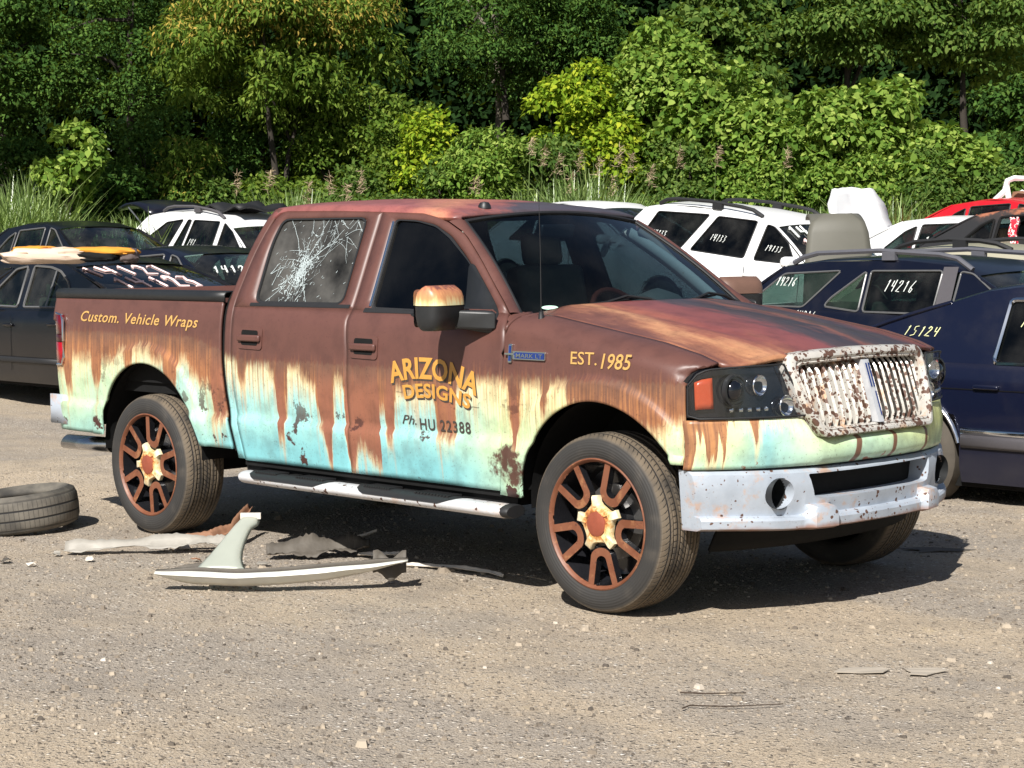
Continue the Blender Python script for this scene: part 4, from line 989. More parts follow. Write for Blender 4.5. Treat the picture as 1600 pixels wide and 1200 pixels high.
def make_ground_mat():
    m = NT('gravel_lot'); c = m.coord()
    n1 = m.noise(c, .55, 5, .6); n2 = m.noise(c, 2.6, 6, .65); n3 = m.noise(c, 14, 5, .6)
    # bands left by traffic, roughly across the lot
    bandv = m.n('Mapping', {'Vector': c, 'Rotation': (0, 0, R(-35)), 'Scale': (.22, 1.3, 1)}).outputs[0]
    band = m.noise(bandv, .8, 5, .65)
    soil = m.mix(m.ss(m.math('ADD', m.math('MULTIPLY', n1, .5), m.math('MULTIPLY', band, .5)), .42, .57), lin((154, 144, 132)), lin((176, 160, 138)))
    soil = m.mix(m.math('MULTIPLY', m.ss(n2, .45, .72), .55), soil, lin((132, 123, 113)))
    soil = m.mix(m.math('MULTIPLY', m.ss(n3, .45, .7), .5), soil, lin((166, 153, 136)))
    ylw = m.math('MULTIPLY', m.ss(m.noise(c, 1.1, 5, .7), .68, .74), .35)
    soil = m.mix(ylw, soil, lin((214, 192, 134)))
    lane = m.ss(m.noise(m.n('Mapping', {'Vector': c, 'Rotation': (0, 0, R(-46)), 'Scale': (.10, .55, 1)}).outputs[0], 1.6, 3, .5), .52, .64)
    soil = m.mix(m.math('MULTIPLY', lane, .5), soil, lin((180, 163, 140)))
    v = m.n('TexVoronoi', {'Vector': c, 'Scale': 48.0}); vd, vc = v.outputs['Distance'], v.outputs['Color']
    v2 = m.n('TexVoronoi', {'Vector': c, 'Scale': 110.0}); vd2, vc2 = v2.outputs['Distance'], v2.outputs['Color']
    def pebbles(soil, vd, vc, cut, amt):
        g = m.n('SeparateColor', {0: vc}); on = m.math('MULTIPLY', m.math('GREATER_THAN', g.outputs[0], cut), m.ss(vd, .52, .36))
        pc = m.ramp(g.outputs[1], [(0, lin((80, 74, 68))), (.3, lin((136, 126, 115))), (.6, lin((184, 172, 156))), (.85, lin((206, 194, 178))), (1, lin((230, 224, 214)))])
        return m.mix(m.math('MULTIPLY', on, amt), soil, pc), on
    dens = m.math('MULTIPLY', m.ss(m.math('ADD', m.math('MULTIPLY', n2, .6), m.math('MULTIPLY', n1, .4)), .60, .42), m.math('SUBTRACT', 1.0, m.math('MULTIPLY', lane, .7)))
    s1, on1 = pebbles(soil, vd, vc, .55, m.math('MULTIPLY', m.math('ADD', .3, m.math('MULTIPLY', dens, .7)), .95))
    s2, on2 = pebbles(s1, vd2, vc2, .35, m.math('MULTIPLY', m.math('ADD', .3, m.math('MULTIPLY', dens, .7)), .6))
    grit = m.noise(c, 190, 2, .6); s2 = m.mix(m.math('MULTIPLY', m.ss(grit, .56, .66), .55), s2, lin((78, 71, 64))); s2 = m.mix(m.math('MULTIPLY', m.ss(grit, .42, .34), .35), s2, lin((196, 186, 170)))
    h = m.math('ADD', m.math('MULTIPLY', m.math('MULTIPLY', on1, m.math('SUBTRACT', .5, vd)), 2.0), m.math('ADD', m.math('MULTIPLY', m.math('MULTIPLY', on2, m.math('SUBTRACT', .5, vd2)), .9), m.math('MULTIPLY', m.noise(c, 60, 4, .7), .8)))
    b = m.bsdf(Base_Color=s2, Roughness=.95); b.inputs['Specular IOR Level'].default_value = .2
    m.t.links.new(m.bump(h, .9, .014), b.inputs['Normal']); return m.mat
M_GROUND = make_ground_mat()
mb = MB(); ts = list(np.concatenate([np.linspace(-3, 4, 12), np.linspace(4.2, 16, 230), np.linspace(16.3, 50, 100), np.linspace(55, 420, 30)]))
ls_ = np.linspace(-1, 1, 200); rows = []
for t in ts:
    half = 6+max(0, t)*.36 if t < 50 else 24+(t-50)*1.6
    if t < 4: half = 8
    row = []
    for q in ls_:
        l = q*half; x, y = world(t, l); row.append((x, y, ground_z(x, y)))
    rows.append(row)
mb.rows(rows, flip=True)
x0 = [world(t, l) for t, l in ((-60, -300), (-60, 300), (-3, 300), (-3, -300))]
g = mb.build('ground', M_GROUND, None, 180, weld=False); tag(g, kind='structure')
# rest of the lot beside and behind the camera, a touch lower
mb = MB()
rows = [[(*world(t, l), gz(*world(t, l))-.06) for l in np.linspace(-320, 320, 17)] for t in (-200, -60, -10, 10, 17, 20, 23, 26, 29, 33, 42, 60, 120, 420)]
mb.rows(rows, flip=True); g2 = mb.build('ground_beyond', M_GROUND, None, 180); tag(g2, kind='structure')
# loose stones
def stones(n, seed, tr, lr, size, mat, dens=None):
    rng = random.Random(seed); V, Fc = [], []
    for k in range(n):
        t = tr[0]+(tr[1]-tr[0])*rng.random()**1.0; l = rng.uniform(-1, 1)*(t*.29)+0
        x, y = world(t, l)
        if mnoise.noise((x*1.3, y*1.3, 7)) < rng.uniform(-.7, .35): continue
        s = size*rng.lognormvariate(0, .5); z = ground_z(x, y); a = rng.uniform(0, 6.28); i = len(V)
        pts = []
        for q in range(6):
            b = a+q*1.047+rng.uniform(-.3, .3); r = s*rng.uniform(.7, 1.2); pts.append((x+math.cos(b)*r, y+math.sin(b)*r*rng.uniform(.6, 1)))
        V += [(px, py, z-.003) for px, py in pts]; V += [(x+(px-x)*.7, y+(py-y)*.7, z+s*rng.uniform(.4, .75)) for px, py in pts]
        for q in range(6): Fc.append((i+q, i+(q+1) % 6, i+6+(q+1) % 6, i+6+q))
        Fc.append(tuple(i+6+q for q in range(6)))
    mb = MB(); mb.v = V; mb.f = Fc; mb.m = [0]*len(Fc)
    return mb.build('loose_stones', mat, None, 0, weld=False)
def stone_mat():
    m = NT('loose_stone'); r = m.n('NewGeometry').outputs['Random Per Island']
    m.bsdf(Base_Color=m.ramp(r, [(0, lin((78, 71, 64))), (.3, lin((120, 109, 96))), (.7, lin((152, 139, 122))), (.985, lin((170, 157, 139))), (1, lin((200, 190, 176)))]), Roughness=.9); return m.mat
M_STONE = stone_mat()
tag(stones(26000, 3, (4.2, 13), None, .0050, M_STONE), kind='stuff')
tag(stones(800, 5, (4.6, 14), None, .0088, M_STONE), kind='stuff')
# ================================================================== debris
M_FEND = simple('fender_paint_silver_green', lin((168, 172, 160)), .35, .2, var=.12, vs=8)
M_FENDW = simple('fender_edge_white', lin((214, 214, 206)), .4, 0, var=.15, vs=12)
M_SCRAP = simple('scrap_plastic_grey', lin((150, 145, 136)), .6, 0, var=.35, vs=10, bump=.2, bs=40)
M_SCRAPD = simple('scrap_plastic_dark', lin((86, 80, 72)), .7, 0, var=.4, vs=8, bump=.2, bs=40)
M_SCRAPR = simple('rusty_scrap', lin((138, 100, 76)), .8, 0, var=.4, vs=12)
M_WOODW = simple('peeled_strip_white', lin((206, 198, 186)), .7, 0, var=.2)
# old tyre lying on its side
def old_tyre():
    m = NT('old_tyre_rubber'); c = m.coord(); q = m.n('SeparateXYZ', {0: c})
    ang = m.math('ARCTAN2', q.outputs[1], q.outputs[0])
    rad = m.math('SQRT', m.math('ADD', m.math('MULTIPLY', q.outputs[0], q.outputs[0]), m.math('MULTIPLY', q.outputs[1], q.outputs[1])))
    on = m.ss(rad, .315, .33)
    gr = m.math('MULTIPLY', m.ss(m.math('ABSOLUTE', m.math('SUBTRACT', m.math('FRACT', m.math('MULTIPLY', q.outputs[2], 18)), .5)), .12, .06), on)
    sp = m.math('MULTIPLY', m.ss(m.math('ABSOLUTE', m.math('SUBTRACT', m.math('FRACT', m.math('MULTIPLY', ang, 12)), .5)), .07, .03), m.math('MULTIPLY', on, .6))
    n = m.noise(c, 5, 5)
    col = m.mix(m.ss(n, .3, .75), lin((52, 50, 47)), lin((112, 106, 96))); col = m.mix(m.math('MAXIMUM', gr, sp), col, (.01, .01, .01, 1))
    b = m.bsdf(Base_Color=col, Roughness=.85); m.t.links.new(m.bump(m.math('MULTIPLY', m.math('MAXIMUM', gr, sp), -1.0), .5, .006), b.inputs['Normal'])
    mb = MB(); mb.lathe([(.20, .03), (.215, .012), (.240, .004), (.285, .0), (.318, .014), (.332, .05), (.335, .11), (.332, .17), (.318, .206), (.285, .222), (.250, .205), (.228, .190), (.225, .175), (.235, .16), (.305, .15), (.31, .11), (.305, .07), (.225, .05), (.20, .03)], 64, axis='Z')
    o = mb.build('discarded_tyre', m.mat, None, 50, fixn=True); return tag(o, 'worn black tyre lying flat on the gravel behind the truck', 'tyre')
ot = old_tyre(); ot.location = (-4.31, -1.34, ground_z(-4.31, -1.34)+.005); ot.rotation_euler = (R(3), R(-5), .4)
# bonnet-less front wing (fender) lying arch down
def bent_fender():
    """photo outline measured on the ground: long curved arch edge and one upright leg"""
    root = empty('car_fender', (-1.50, -1.55, 0)); tag(root, 'pale silver broken car fender lying on the gravel before the truck', 'car fender')
    a = Vector((-1.905, -2.03, .0)); b = Vector((-1.085, -1.145, .0)); d = (b-a); L = d.length; d.normalize(); nrm = Vector((d.y, -d.x, 0))   # towards the camera
    back = -nrm
    def loc(u, w, z): 
        p = a+d*(u*L)+back*w; return (p.x+1.50, p.y+1.55, z+ground_z(p.x, p.y))
    mb = MB(); rows = []
    for k in range(41):
        u = k/40; bow = -.055*math.sin(math.pi*min(1, u*1.02))**.9; zt = .10+.05*u*u-.01*math.sin(math.pi*u); hgt = .066*min(1, (u+.02)*6)**.6*min(1, (1.01-u)*3)**.7
        rows.append([loc(u, bow+.035, zt-.004), loc(u, bow+.020, zt+.001), loc(u, bow+.0, zt-.004), loc(u, bow-.012, zt-hgt*.28), loc(u, bow-.004, zt-hgt*.36), loc(u, bow+.012, zt-hgt*.72), loc(u, bow+.045, zt-hgt)])
    mb.rows(rows, flip=True); mb.build('arch_edge', M_FENDW, root, 40, solid=.003)
    mb = MB(); rows = []
    for k in range(41):
        u = k/40; bow = -.055*math.sin(math.pi*min(1, u*1.02))**.9; zt = .10+.05*u*u-.01*math.sin(math.pi*u)
        rows.append([loc(u, bow+.030, zt-.004), loc(u, bow+.038, zt+.016*min(1, 6*u, 8*(1-u))), loc(u, bow+.07, zt+.012*min(1, 6*u, 8*(1-u)))])
    mb.rows(rows, flip=True); mb.build('inner_flange', M_SCRAPD, root, 40, solid=.002)
    # leg
    mb = MB(); rows = []
    for k in range(13):
        v = k/12; w = .035+.30*v; z = .095+.215*v
        u0 = .145+.165*v; u1 = .392-.02*v+(.018 if v > .9 else 0)-.050*math.sin(math.pi*min(1, v**.6))
        rows.append([loc(u0+(u1-u0)*q/8, w, z+.008*math.sin(math.pi*q/8)-.02*(q == 8)-.012*(q == 0)) for q in range(9)])
    mb.rows(rows, flip=True); mb.build('fender_panel', M_FEND, root, 50, solid=.003)
    mb = MB(); mb.box(0, .10, 0, .02, 0, .03, M=Matrix.Translation(loc(.31, .33, .30)) @ Matrix.Rotation(R(46), 4, 'Z')); mb.build('end_tab', M_WOODW, root, 0)
    mb = MB(); mb.grid(lambda u, v: loc(.86+.13*u, .06+.05*v+.02*math.sin(9*u), .06+.10*v+.02*math.sin(7*u+1)), 8, 4); mb.build('torn_bracket', M_SCRAPD, root, 40, solid=.004)
    return root
bent_fender()
def ribbon(name, pts, width, mat, label, cat, curl=.02, seed=0, thick=.004, group=None):
    """torn strip following ground points (x, y, height)"""
    rng = random.Random(seed); mb = MB(); rows = []; P = [Vector(p) for p in pts]
    n = 14*(len(P)-1)
    for k in range(n+1):
        f = k/n*(len(P)-1); i = min(int(f), len(P)-2); p = P[i].lerp(P[i+1], f-i); t = (P[i+1]-P[i]).normalized(); s = Vector((-t.y, t.x, 0))
        wd = width*(.55+.45*math.sin(math.pi*min(1, k/n*.9+.1)))*rng.uniform(.78, 1.1); z0 = ground_z(p.x, p.y)+p.z
        row = []
        ti = .70+.30*math.sin(k*.35+seed)
        for q in range(5):
            e = (q/4-.5)*wd; row.append((p.x+s.x*e*.75, p.y+s.y*e*.75, max(z0-p.z+.004, z0+e*ti*.7+abs(q/4-.5)*curl+rng.uniform(-.3, .3)*curl*.25)))
        rows.append(row)
    mb.rows(rows); o = mb.build(name, mat, None, 40, solid=thick)
    return tag(o, label, cat, group)
ribbon('bumper_strip', [(-3.26, -1.70, .03), (-2.95, -1.38, .045), (-2.75, -1.15, .06), (-2.67, -1.03, .05)], .11, M_SCRAP, 'long pale torn trim strip lying left of the fender', 'trim strip', .04, 1)
ribbon('rusty_strip', [(-2.95, -1.25, .05), (-2.80, -1.05, .07), (-2.85, -.87, .10), (-3.05, -.62, .16)], .07, M_SCRAPR, 'rusty splintered strip pointing up beside the rear wheel', 'scrap strip', .05, 2)
ribbon('dark_trim_panel', [(-2.33, -1.05, .03), (-2.20, -.86, .04), (-2.10, -.70, .05), (-2.02, -.60, .05)], .16, M_SCRAPD, 'dark crumpled trim panel lying behind the fender leg', 'trim panel', .06, 3)
ribbon('pale_peel', [(-2.05, -.66, .015), (-1.93, -.60, .02), (-1.84, -.55, .03)], .03, M_WOODW, 'small white peeled strip right of the dark trim panel', 'peeled strip', .02, 4)
ribbon('rubber_hose', [(-2.34, -1.62, .012), (-2.26, -1.50, .02), (-2.19, -1.38, .025), (-2.22, -1.31, .05)], .03, M_SCRAPD, 'short dark bent hose left of the fender leg', 'hose', .03, 5)
ribbon('foil_scrap', [(-2.52, -.60, .01), (-2.38, -.50, .02), (-2.27, -.45, .06), (-2.22, -.38, .09)], .02, M_WOODW, 'thin pale torn edging in the shadow under the truck', 'torn edging', .02, 6)
ribbon('shadow_strip', [(-1.62, -.70, .01), (-1.35, -.62, .02), (-1.10, -.60, .015), (-.98, -.62, .01)], .022, M_WOODW, 'long thin pale strip along the shadow edge below the running board', 'thin strip', .02, 7)
def flake(name, x, y, r, label, cat, seed, mat):
    rng = random.Random(seed); lp = []
    for k in range(9):
        a = k*.698+rng.uniform(-.2, .2); q = r*rng.uniform(.45, 1.15); lp.append((x+math.cos(a)*q*1.2*.69-math.sin(a)*q*.5, y+math.cos(a)*q*1.2*.72+math.sin(a)*q*.5, ground_z(x, y)+.004+rng.uniform(0, .006)))
    mb = MB(); mb.prism(lp, (0, 0, .003)); return tag(mb.build(name, mat, None, 0, fixn=True), label, cat)
M_CARD = simple('weathered_card', lin((160, 150, 136)), .9, var=.12, vs=14)
flake('cardboard_piece', 1.51, -1.12, .09, 'pointed scrap of pale card on the gravel, left of two', 'card scrap', 2, M_CARD)
flake('cardboard_piece', 1.69, -.96, .085, 'rounded scrap of pale card on the gravel, right of two', 'card scrap', 5, M_CARD)
flake('metal_plate', .08, 1.55, .16, 'flat grey plate half in the truck shadow by the front tyre', 'plate', 8, M_SCRAPD)
def twig(pts, label, seed):
    mb = MB(); mb.tube([(x, y, ground_z(x, y)+.012) for x, y in pts], [.0035, .003, .0025, .002][:len(pts)], 5); return tag(mb.build('twig', simple('dry_twig', lin((70, 58, 48)), .9), None, 60), label, 'twig')
M_BITS = [M_SCRAP, M_SCRAPD, M_SCRAPR, M_WOODW]
for k in range(16):
    rg = random.Random(500+k); x = rg.uniform(-3.3, -1.2); y = -1.55+.55*(x+2.3)*.55+rg.uniform(-.35, .65); r = rg.uniform(.02, .05); lp = []
    for q in range(7):
        a_ = q*.9+rg.uniform(-.25, .25); lp.append((x+math.cos(a_)*r*rg.uniform(.5, 1.5), y+math.sin(a_)*r*rg.uniform(.4, 1.1), ground_z(x, y)+.006+rg.uniform(0, .02)))
    mb = MB(); mb.prism(lp, (0, 0, .004)); tag(mb.build('scrap_chip', M_BITS[k % 4], None, 0, fixn=True), 'small broken chip scattered around the pale fender', 'scrap chip', 'broken chips on the gravel around the fender')
twig([(1.45, -2.08), (1.44, -2.03), (1.55, -1.95), (1.66, -1.78)], 'thin dark twig on the gravel, the lower of two', 1)
twig([(1.30, -1.92), (1.37, -1.86), (1.41, -1.80), (1.46, -1.74)], 'short dark twig on the gravel, the upper of two', 2)
# ================================================================== parked cars behind
def paint(name, col, rough=.22, metal=.3, dust=.25, coat=.3):
    m = NT(name); c = m.coord(); z = m.n('SeparateXYZ', {0: c}).outputs[2]
    n = m.noise(c, 2.2, 6, .65)
    d = m.math('MULTIPLY', m.math('ADD', m.ss(n, .45, .8), m.math('MULTIPLY', m.ss(z, .7, .15), .8)), dust, clamp=True)
    nz = m.n('SeparateXYZ', {0: m.n('NewGeometry').outputs['Normal']}).outputs[2]
    d = m.math('ADD', d, m.math('MULTIPLY', m.ss(nz, .3, .9), dust*.5), clamp=True)
    b = m.bsdf(Base_Color=m.mix(d, col, lin((150, 140, 125))), Roughness=m.math('ADD', rough, m.math('MULTIPLY', d, .6), clamp=True), Metallic=metal)
    b.inputs['Coat Weight'].default_value = coat; b.inputs['Coat Roughness'].default_value = .08
    return m.mat
P_NAVY = paint('navy_paint', lin((14, 20, 44)), .32, .3, .05)
P_NAVYS = paint('navy_paint_dusty', lin((11, 15, 32)), .3, .25, .04)
P_BLACKN = paint('black_navy_paint', lin((8, 9, 16)), .3, .1, .03, .2)
P_WHITE = paint('white_paint', (.78, .78, .78, 1), .3, 0, .06)
P_BEIGE = paint('beige_paint', lin((190, 184, 160)), .3, .3, .15)
P_RED = paint('red_paint', lin((190, 22, 34)), .3, 0, .1)
M_GREYP = simple('grey_pillar', lin((80, 77, 80)), .5, var=.1)
M_RAIL = simple('rail_grey', lin((86, 86, 92)), .45, var=.15)
M_CPANE = glass('car_pane', (.16, .24, .22), .02, 1.45, .05)
M_CDARK = glass('dark_car_pane', (.03, .04, .045), .03, 1.4, .04)
M_CLEAR = glass('light_car_pane', (.42, .55, .50), .02, 1.45, .06)
M_CHALK = simple('chalk_white', lin((226, 230, 226)), .8, var=.1)
M_CHALKP = simple('chalk_pink', lin((240, 206, 202)), .8, var=.08)
M_CHALKY = simple('chalk_yellow', lin((220, 222, 170)), .8, var=.08)
M_STEEL = simple('wheel_alloy', (.45, .45, .46), .35, .9, var=.2)
M_TYREC = simple('car_tyre', lin((74, 68, 60)), .85, var=.35, vs=12)
def burnt_mat():
    m = NT('burnt_bodywork'); c = m.coord(); n = m.noise(c, 3, 7, .7); z = m.n('SeparateXYZ', {0: c}).outputs[2]
    f = m.math('ADD', n, m.math('MULTIPLY', m.math('SUBTRACT', z, 1.36), 1.6))
    m.bsdf(Base_Color=m.ramp(f, [(.35, lin((24, 24, 27))), (.52, lin((52, 42, 40))), (.62, lin((150, 92, 66))), (.8, lin((176, 116, 88)))]), Roughness=.7); return m.mat
P_BURNT = burnt_mat()
def make_car(name, label, cat, S, loc, rz=0, ry=0, group='parked scrap cars behind the truck'):
    root = empty(name, loc); root.rotation_euler = (0, R(ry), R(rz)); tag(root, label, cat, group)
    wb, fo, ro, hw, wr = S['wb'], S['fo'], S['ro'], S['hw'], S.get('wr', .32)
    sill = S.get('sill', .22); P = S['paint']
    bx, bz = zip(*S['belt']); tx, tz = zip(*S['top'])          # shoulder line, bonnet / deck centre line (x descending ok)
    o1 = np.argsort(bx); bx, bz = np.array(bx)[o1], np.array(bz)[o1]; o2 = np.argsort(tx); tx, tz = np.array(tx)[o2], np.array(tz)[o2]
    belt = lambda x: interp(x, bx, bz); top = lambda x: max(interp(x, tx, tz), interp(x, bx, bz)+.01)
    ar = wr+.05
    def zl(x):
        z = sill+(.10*sstep(fo-.5, fo, x)+.12*sstep(-wb-ro+.6, -wb-ro, x))
        for c in (0, -wb):
            if abs(x-c) < ar: z = max(z, wr+math.sqrt(ar*ar-(x-c)**2))
        return z
    def wy(x):
        return hw*(1-.16*sstep(fo-.55, fo, x)**1.5-.13*sstep(-wb-ro+.5, -wb-ro, x)**1.5)
    xs = sorted(set(list(np.linspace(-wb-ro, fo, 74))+[c+s*(ar-e) for c in (0, -wb) for s in (-1, 1) for e in (.0004, -.0004)]))
    mb = MB(); rows = []
    for x in xs:
        w = wy(x); z0 = zl(x); zb = max(belt(x), z0+.06); zt = top(x); zm = max(z0+.02, .62)
        e = sstep(fo-.14, fo, x)+sstep(-wb-ro+.12, -wb-ro, x); zb -= .10*e; zt -= .10*e
        h = [(w-.035, z0), (w-.006, min(zm, z0+.10)), (w, zm), (w-.004, zm+(zb-zm)*.55), (w-.022, zb-.03), (w-.05, zb), (w-.17, zb+(zt-zb)*.6), (w*.5, zt-.008), (0, zt)]
        rows.append([(x, -y, z) for y, z in h]+[(x, y, z) for y, z in h[-2::-1]])
    mb.rows(rows, flip=False)
    for r, fl in ((rows[0], True), (rows[-1], False)): 
        c = Vector((r[0][0], 0, .5)); n = len(r)
        for k in range(n): 
            q = [r[k], r[(k+1) % n], c]; mb.poly(q[::-1] if fl else q)
    def yg(z): return hw-.065-S.get('tumble', .38)*(z-S['gz0'])
    # greenhouse sides with window openings
    outer = S['gh']
    for s in (-1, 1):
        holes_panel(mb, outer, [roundpoly(w_, .035, 3) for w_ in S['win']], lambda x, z: (x, s*yg(z), z), flip=(s > 0))
    roof = S['roof']      # x descending from screen top to rear window top
    rr = []
    for x, z in roof:
        y0 = yg(z); rr.append([(x, -y0, z)]+[(x, y0*q, z+.012+.035*(1-q*q)) for q in np.linspace(-.93, .93, 11)]+[(x, y0, z)])
    mb.rows(rr, flip=True)
    for o_, d_ in ((roof[0], S['gh_front']), (roof[-1], S['gh_rear'])): pass
    body = mb.build('body', P, root, 38, weld=True)
    def screen(nm, a, b, bulge, mat, fl):
        m2 = MB(); m2.grid(lambda u, v: (lambda y: (a[0]+(b[0]-a[0])*u+bulge*(1-(2*v-1)**2)*u, y, a[1]+(b[1]-a[1])*u+.02*math.sin(math.pi*u)+.035*(1-(2*v-1)**2)*(1-u)))((2*v-1)*(yg(a[1]+(b[1]-a[1])*u)-.01)), 6, 12, flip=fl)
        m2.build(nm, mat, root, 60)
        for sgn in (0, 1):
            m3 = MB(); m3.tube([m2.v[k*13+sgn*12] for k in range(7)], .018, 6); m3.build('screen_edge', S.get('edge', P), root, 60)
    screen('windscreen', roof[0], S['gh_front'], .18, S.get('glass_f', M_CPANE), False)
    screen('rear_screen', roof[-1], S['gh_rear'], -.14, S.get('glass_r', M_CPANE), True)
    for s in (-1, 1):
        for i, w_ in enumerate(S['win']):
            lp = roundpoly(w_, .035, 3)
            if i not in S.get('open', ()):
                m2 = MB(); holes_panel(m2, lp, [], lambda x, z: (x, s*(yg(z)-.012), z), flip=(s > 0)); m2.build('window', S.get('glass', M_CPANE), root, 0)
            m2 = MB(); m2.tube([(x, s*(yg(z)+.001), z) for x, z in lp+lp[:1]], S.get('trim_r', .010), 5, caps=False); m2.build('window_trim', S.get('trim', M_RUBBER), root, 60)
        for nm, (x, z) in S.get('handles', {}).items():
            m2 = MB(); m2.box(x-.09, x+.09, *sorted((s*(hw-.01), s*(hw+.022))), z-.015, z+.015); m2.build('door_handle', P, root, 40, bevel=.01)
        if S.get('pillar'):
            for x0, x1, z0, z1, mt in S['pillar']:
                m2 = MB(); holes_panel(m2, [(x0, z0), (x1, z0), (x1-.02, z1), (x0-.02, z1)], [], lambda x, z: (x, s*(yg(z)+.004), z), flip=(s > 0)); m2.build('door_pillar', mt, root, 0)
        m2 = MB()
        for x in S.get('seams', ()):
            m2.poly([(x-.004, s*(hw+.0015), .32), (x+.004, s*(hw+.0015), .32), (x+.004, s*(hw+.0015), belt(x)-.06), (x-.004, s*(hw+.0015), belt(x)-.06)])
        if m2.v: m2.build('door_seam', M_DARK, root, 0)
        if S.get('mirror'):
            x, z = S['mirror']; m2 = MB(); m2.box(-.06, .07, -.11, .11, -.07, .07, M=Matrix.Translation((x, s*(hw+.10), z))); m2.build('wing_mirror', S.get('mirror_mat', P), root, 60, bevel=.05)
        for z0, z1, mt in S.get('mould', ()):
            m2 = MB(); xa = -wb+ar+.02; xb = -ar-.02
            m2.grid(lambda u, v: (xa+(xb-xa)*u, s*(hw+.012+.008*math.sin(math.pi*v)), z0+(z1-z0)*v), 4, 4, flip=(s > 0)); m2.build('side_moulding', mt, root, 60, solid=.02)
        if S.get('rails'):
            x0, x1, zr = S['rails']; m2 = MB(); y = yg(zr-.05)-.03; zf = lambda x: interp(x, [q[0] for q in roof[::-1]], [q[1] for q in roof[::-1]])
            pts = [(x0, s*y, zf(x0)+.03), (x0-.16, s*y, zf(x0-.16)+.075), (x0-.35, s*y, zf(x0-.35)+.085), ((x0+x1)/2, s*y, zf((x0+x1)/2)+.088), (x1+.3, s*y, zf(x1+.3)+.085), (x1+.12, s*y, zf(x1+.12)+.07), (x1, s*y, zf(x1)+.03)]
            m2.tube(pts, .026, 6)
            m2.box((x0+x1)/2+.05, (x0+x1)/2+.20, *sorted((s*(y-.02), s*(y+.03))), zf((x0+x1)/2)+.0, zf((x0+x1)/2)+.08)
            m2.build('roof_rail', S.get('rail_mat', M_RAIL), root, 50)
    for (x, s) in ((0, -1), (0, 1), (-wb, -1), (-wb, 1)):
        if (x, s) in S.get('nowheel', ()): continue
        m2 = MB(); cy = s*(hw-.115)
        m2.lathe([(wr*.62, -.10), (wr*.74, -.112), (wr*.93, -.10), (wr, -.075), (wr, .075), (wr*.93, .10), (wr*.74, .112), (wr*.62, .10)], 36, c=(x, cy, wr))
        m2.lathe([(wr*.62, s*.10), (wr*.58, s*.075), (wr*.3, s*.09), (0, s*.09)], 24, m=1, c=(x, cy, wr)); m2.lathe([(wr*.62, -s*.02), (0, -s*.02)], 24, m=1, c=(x, cy, wr))
        for k in range(5):
            a = k*1.2566; m2.box(.05, wr*.6, -.02, .02, -.035, .035, m=1, M=Matrix.Translation((x, cy+s*.085, wr)) @ Matrix.Rotation(a, 4, 'Y'))
        m2.build('wheel', [M_TYREC, M_STEEL], root, 40, fixn=True)
    # lamps
    for s in (-1, 1):
        m2 = MB(); w = wy(fo-.05); z = belt(fo-.1)-.16
        m2.grid(lambda u, v: (fo-.02-.16*u*u+.01, s*(w-.40+.40*u), z-.07+.13*v), 5, 3, flip=(s > 0)); m2.build('headlight', M_REFL, root, 60, solid=.02)
        w = wy(-wb-ro+.05); z = belt(-wb-ro+.1)-.16
        m2 = MB(); m2.grid(lambda u, v: (-wb-ro+.16*u*u-.01+.02, s*(w-.30+.30*u), z-.10+.20*v), 5, 3, flip=(s < 0)); m2.build('tail_light', M_RED, root, 60, solid=.02)
    # seats, floor
    sx = S.get('seats', (-1.35, -2.2))
    for x in sx:
        for y in (-.36, .36):
            m2 = MB(); rbox(m2, (x-.02, y, S['gz0']-.12), (.13, .46, .5), -12); rbox(m2, (x-.10, y, S['gz0']+.20), (.09, .26, .17), -8)
            m2.build('seat', S.get('seat_mat', M_CLOTH), root, 40, bevel=.03)
    m2 = MB(); m2.box(-wb-.3, .1, -hw+.12, hw-.12, sill-.04, sill+.03); m2.tube([(0, -hw+.2, wr), (0, hw-.2, wr)], .05, 6)
    for c in (0, -wb): m2.box(c-ar, c+ar, -hw+.30, hw-.30, wr, S['gz0']-.2)
    m2.build('underside', M_DARK, root, 0)
    return root, body, (lambda s: (lambda x, z: (x, s*(yg(z)+.006), z))), yg
STROKES = {'1': [[(.35, .8), (.55, 1), (.42, 0)]], '2': [[(.1, .75), (.3, 1), (.6, .95), (.65, .7), (.1, .05), (.75, .02)]], '3': [[(.15, .95), (.65, .95), (.35, .58), (.65, .4), (.5, .05), (.1, .05)]],
    '4': [[(.15, 1), (.1, .5), (.7, .5)], [(.68, 1), (.52, 0)]], '5': [[(.7, .98), (.25, .95), (.2, .58), (.6, .55), (.6, .15), (.1, .02)]], '6': [[(.6, 1), (.2, .5), (.15, .1), (.5, 0), (.65, .3), (.25, .4)]], '7': [[(.1, .95), (.7, .98), (.3, 0)]]}
def scribble(root, text, x, z, w, h, fn, mat=M_CHALK, shear=.3, r=.0040, parent_fn=None):
    """painted by hand: round brush strokes laid on the surface"""
    rg = random.Random(hash(text) % 7 if False else len(text)*7+int(abs(x)*100)); mb = MB(); cw = w/len(text)
    for k, ch in enumerate(text):
        for st in STROKES[ch]:
            pts = []
            for a, b in st:
                a += rg.uniform(-.06, .06); b += rg.uniform(-.05, .05); X = x+(k+a*.8)*cw+shear*b*h; Z = z+b*h-.02*h*k; pts.append(fn(X, Z))
            P = [Vector(pts[0])]
            for a, b in zip(pts[:-1], pts[1:]): P += [Vector(a).lerp(Vector(b), .5), Vector(b)]
            mb.tube(P, r*rg.uniform(.8, 1.15), 5)
    return mb.build('chalk_number', mat, root, 60, weld=False)
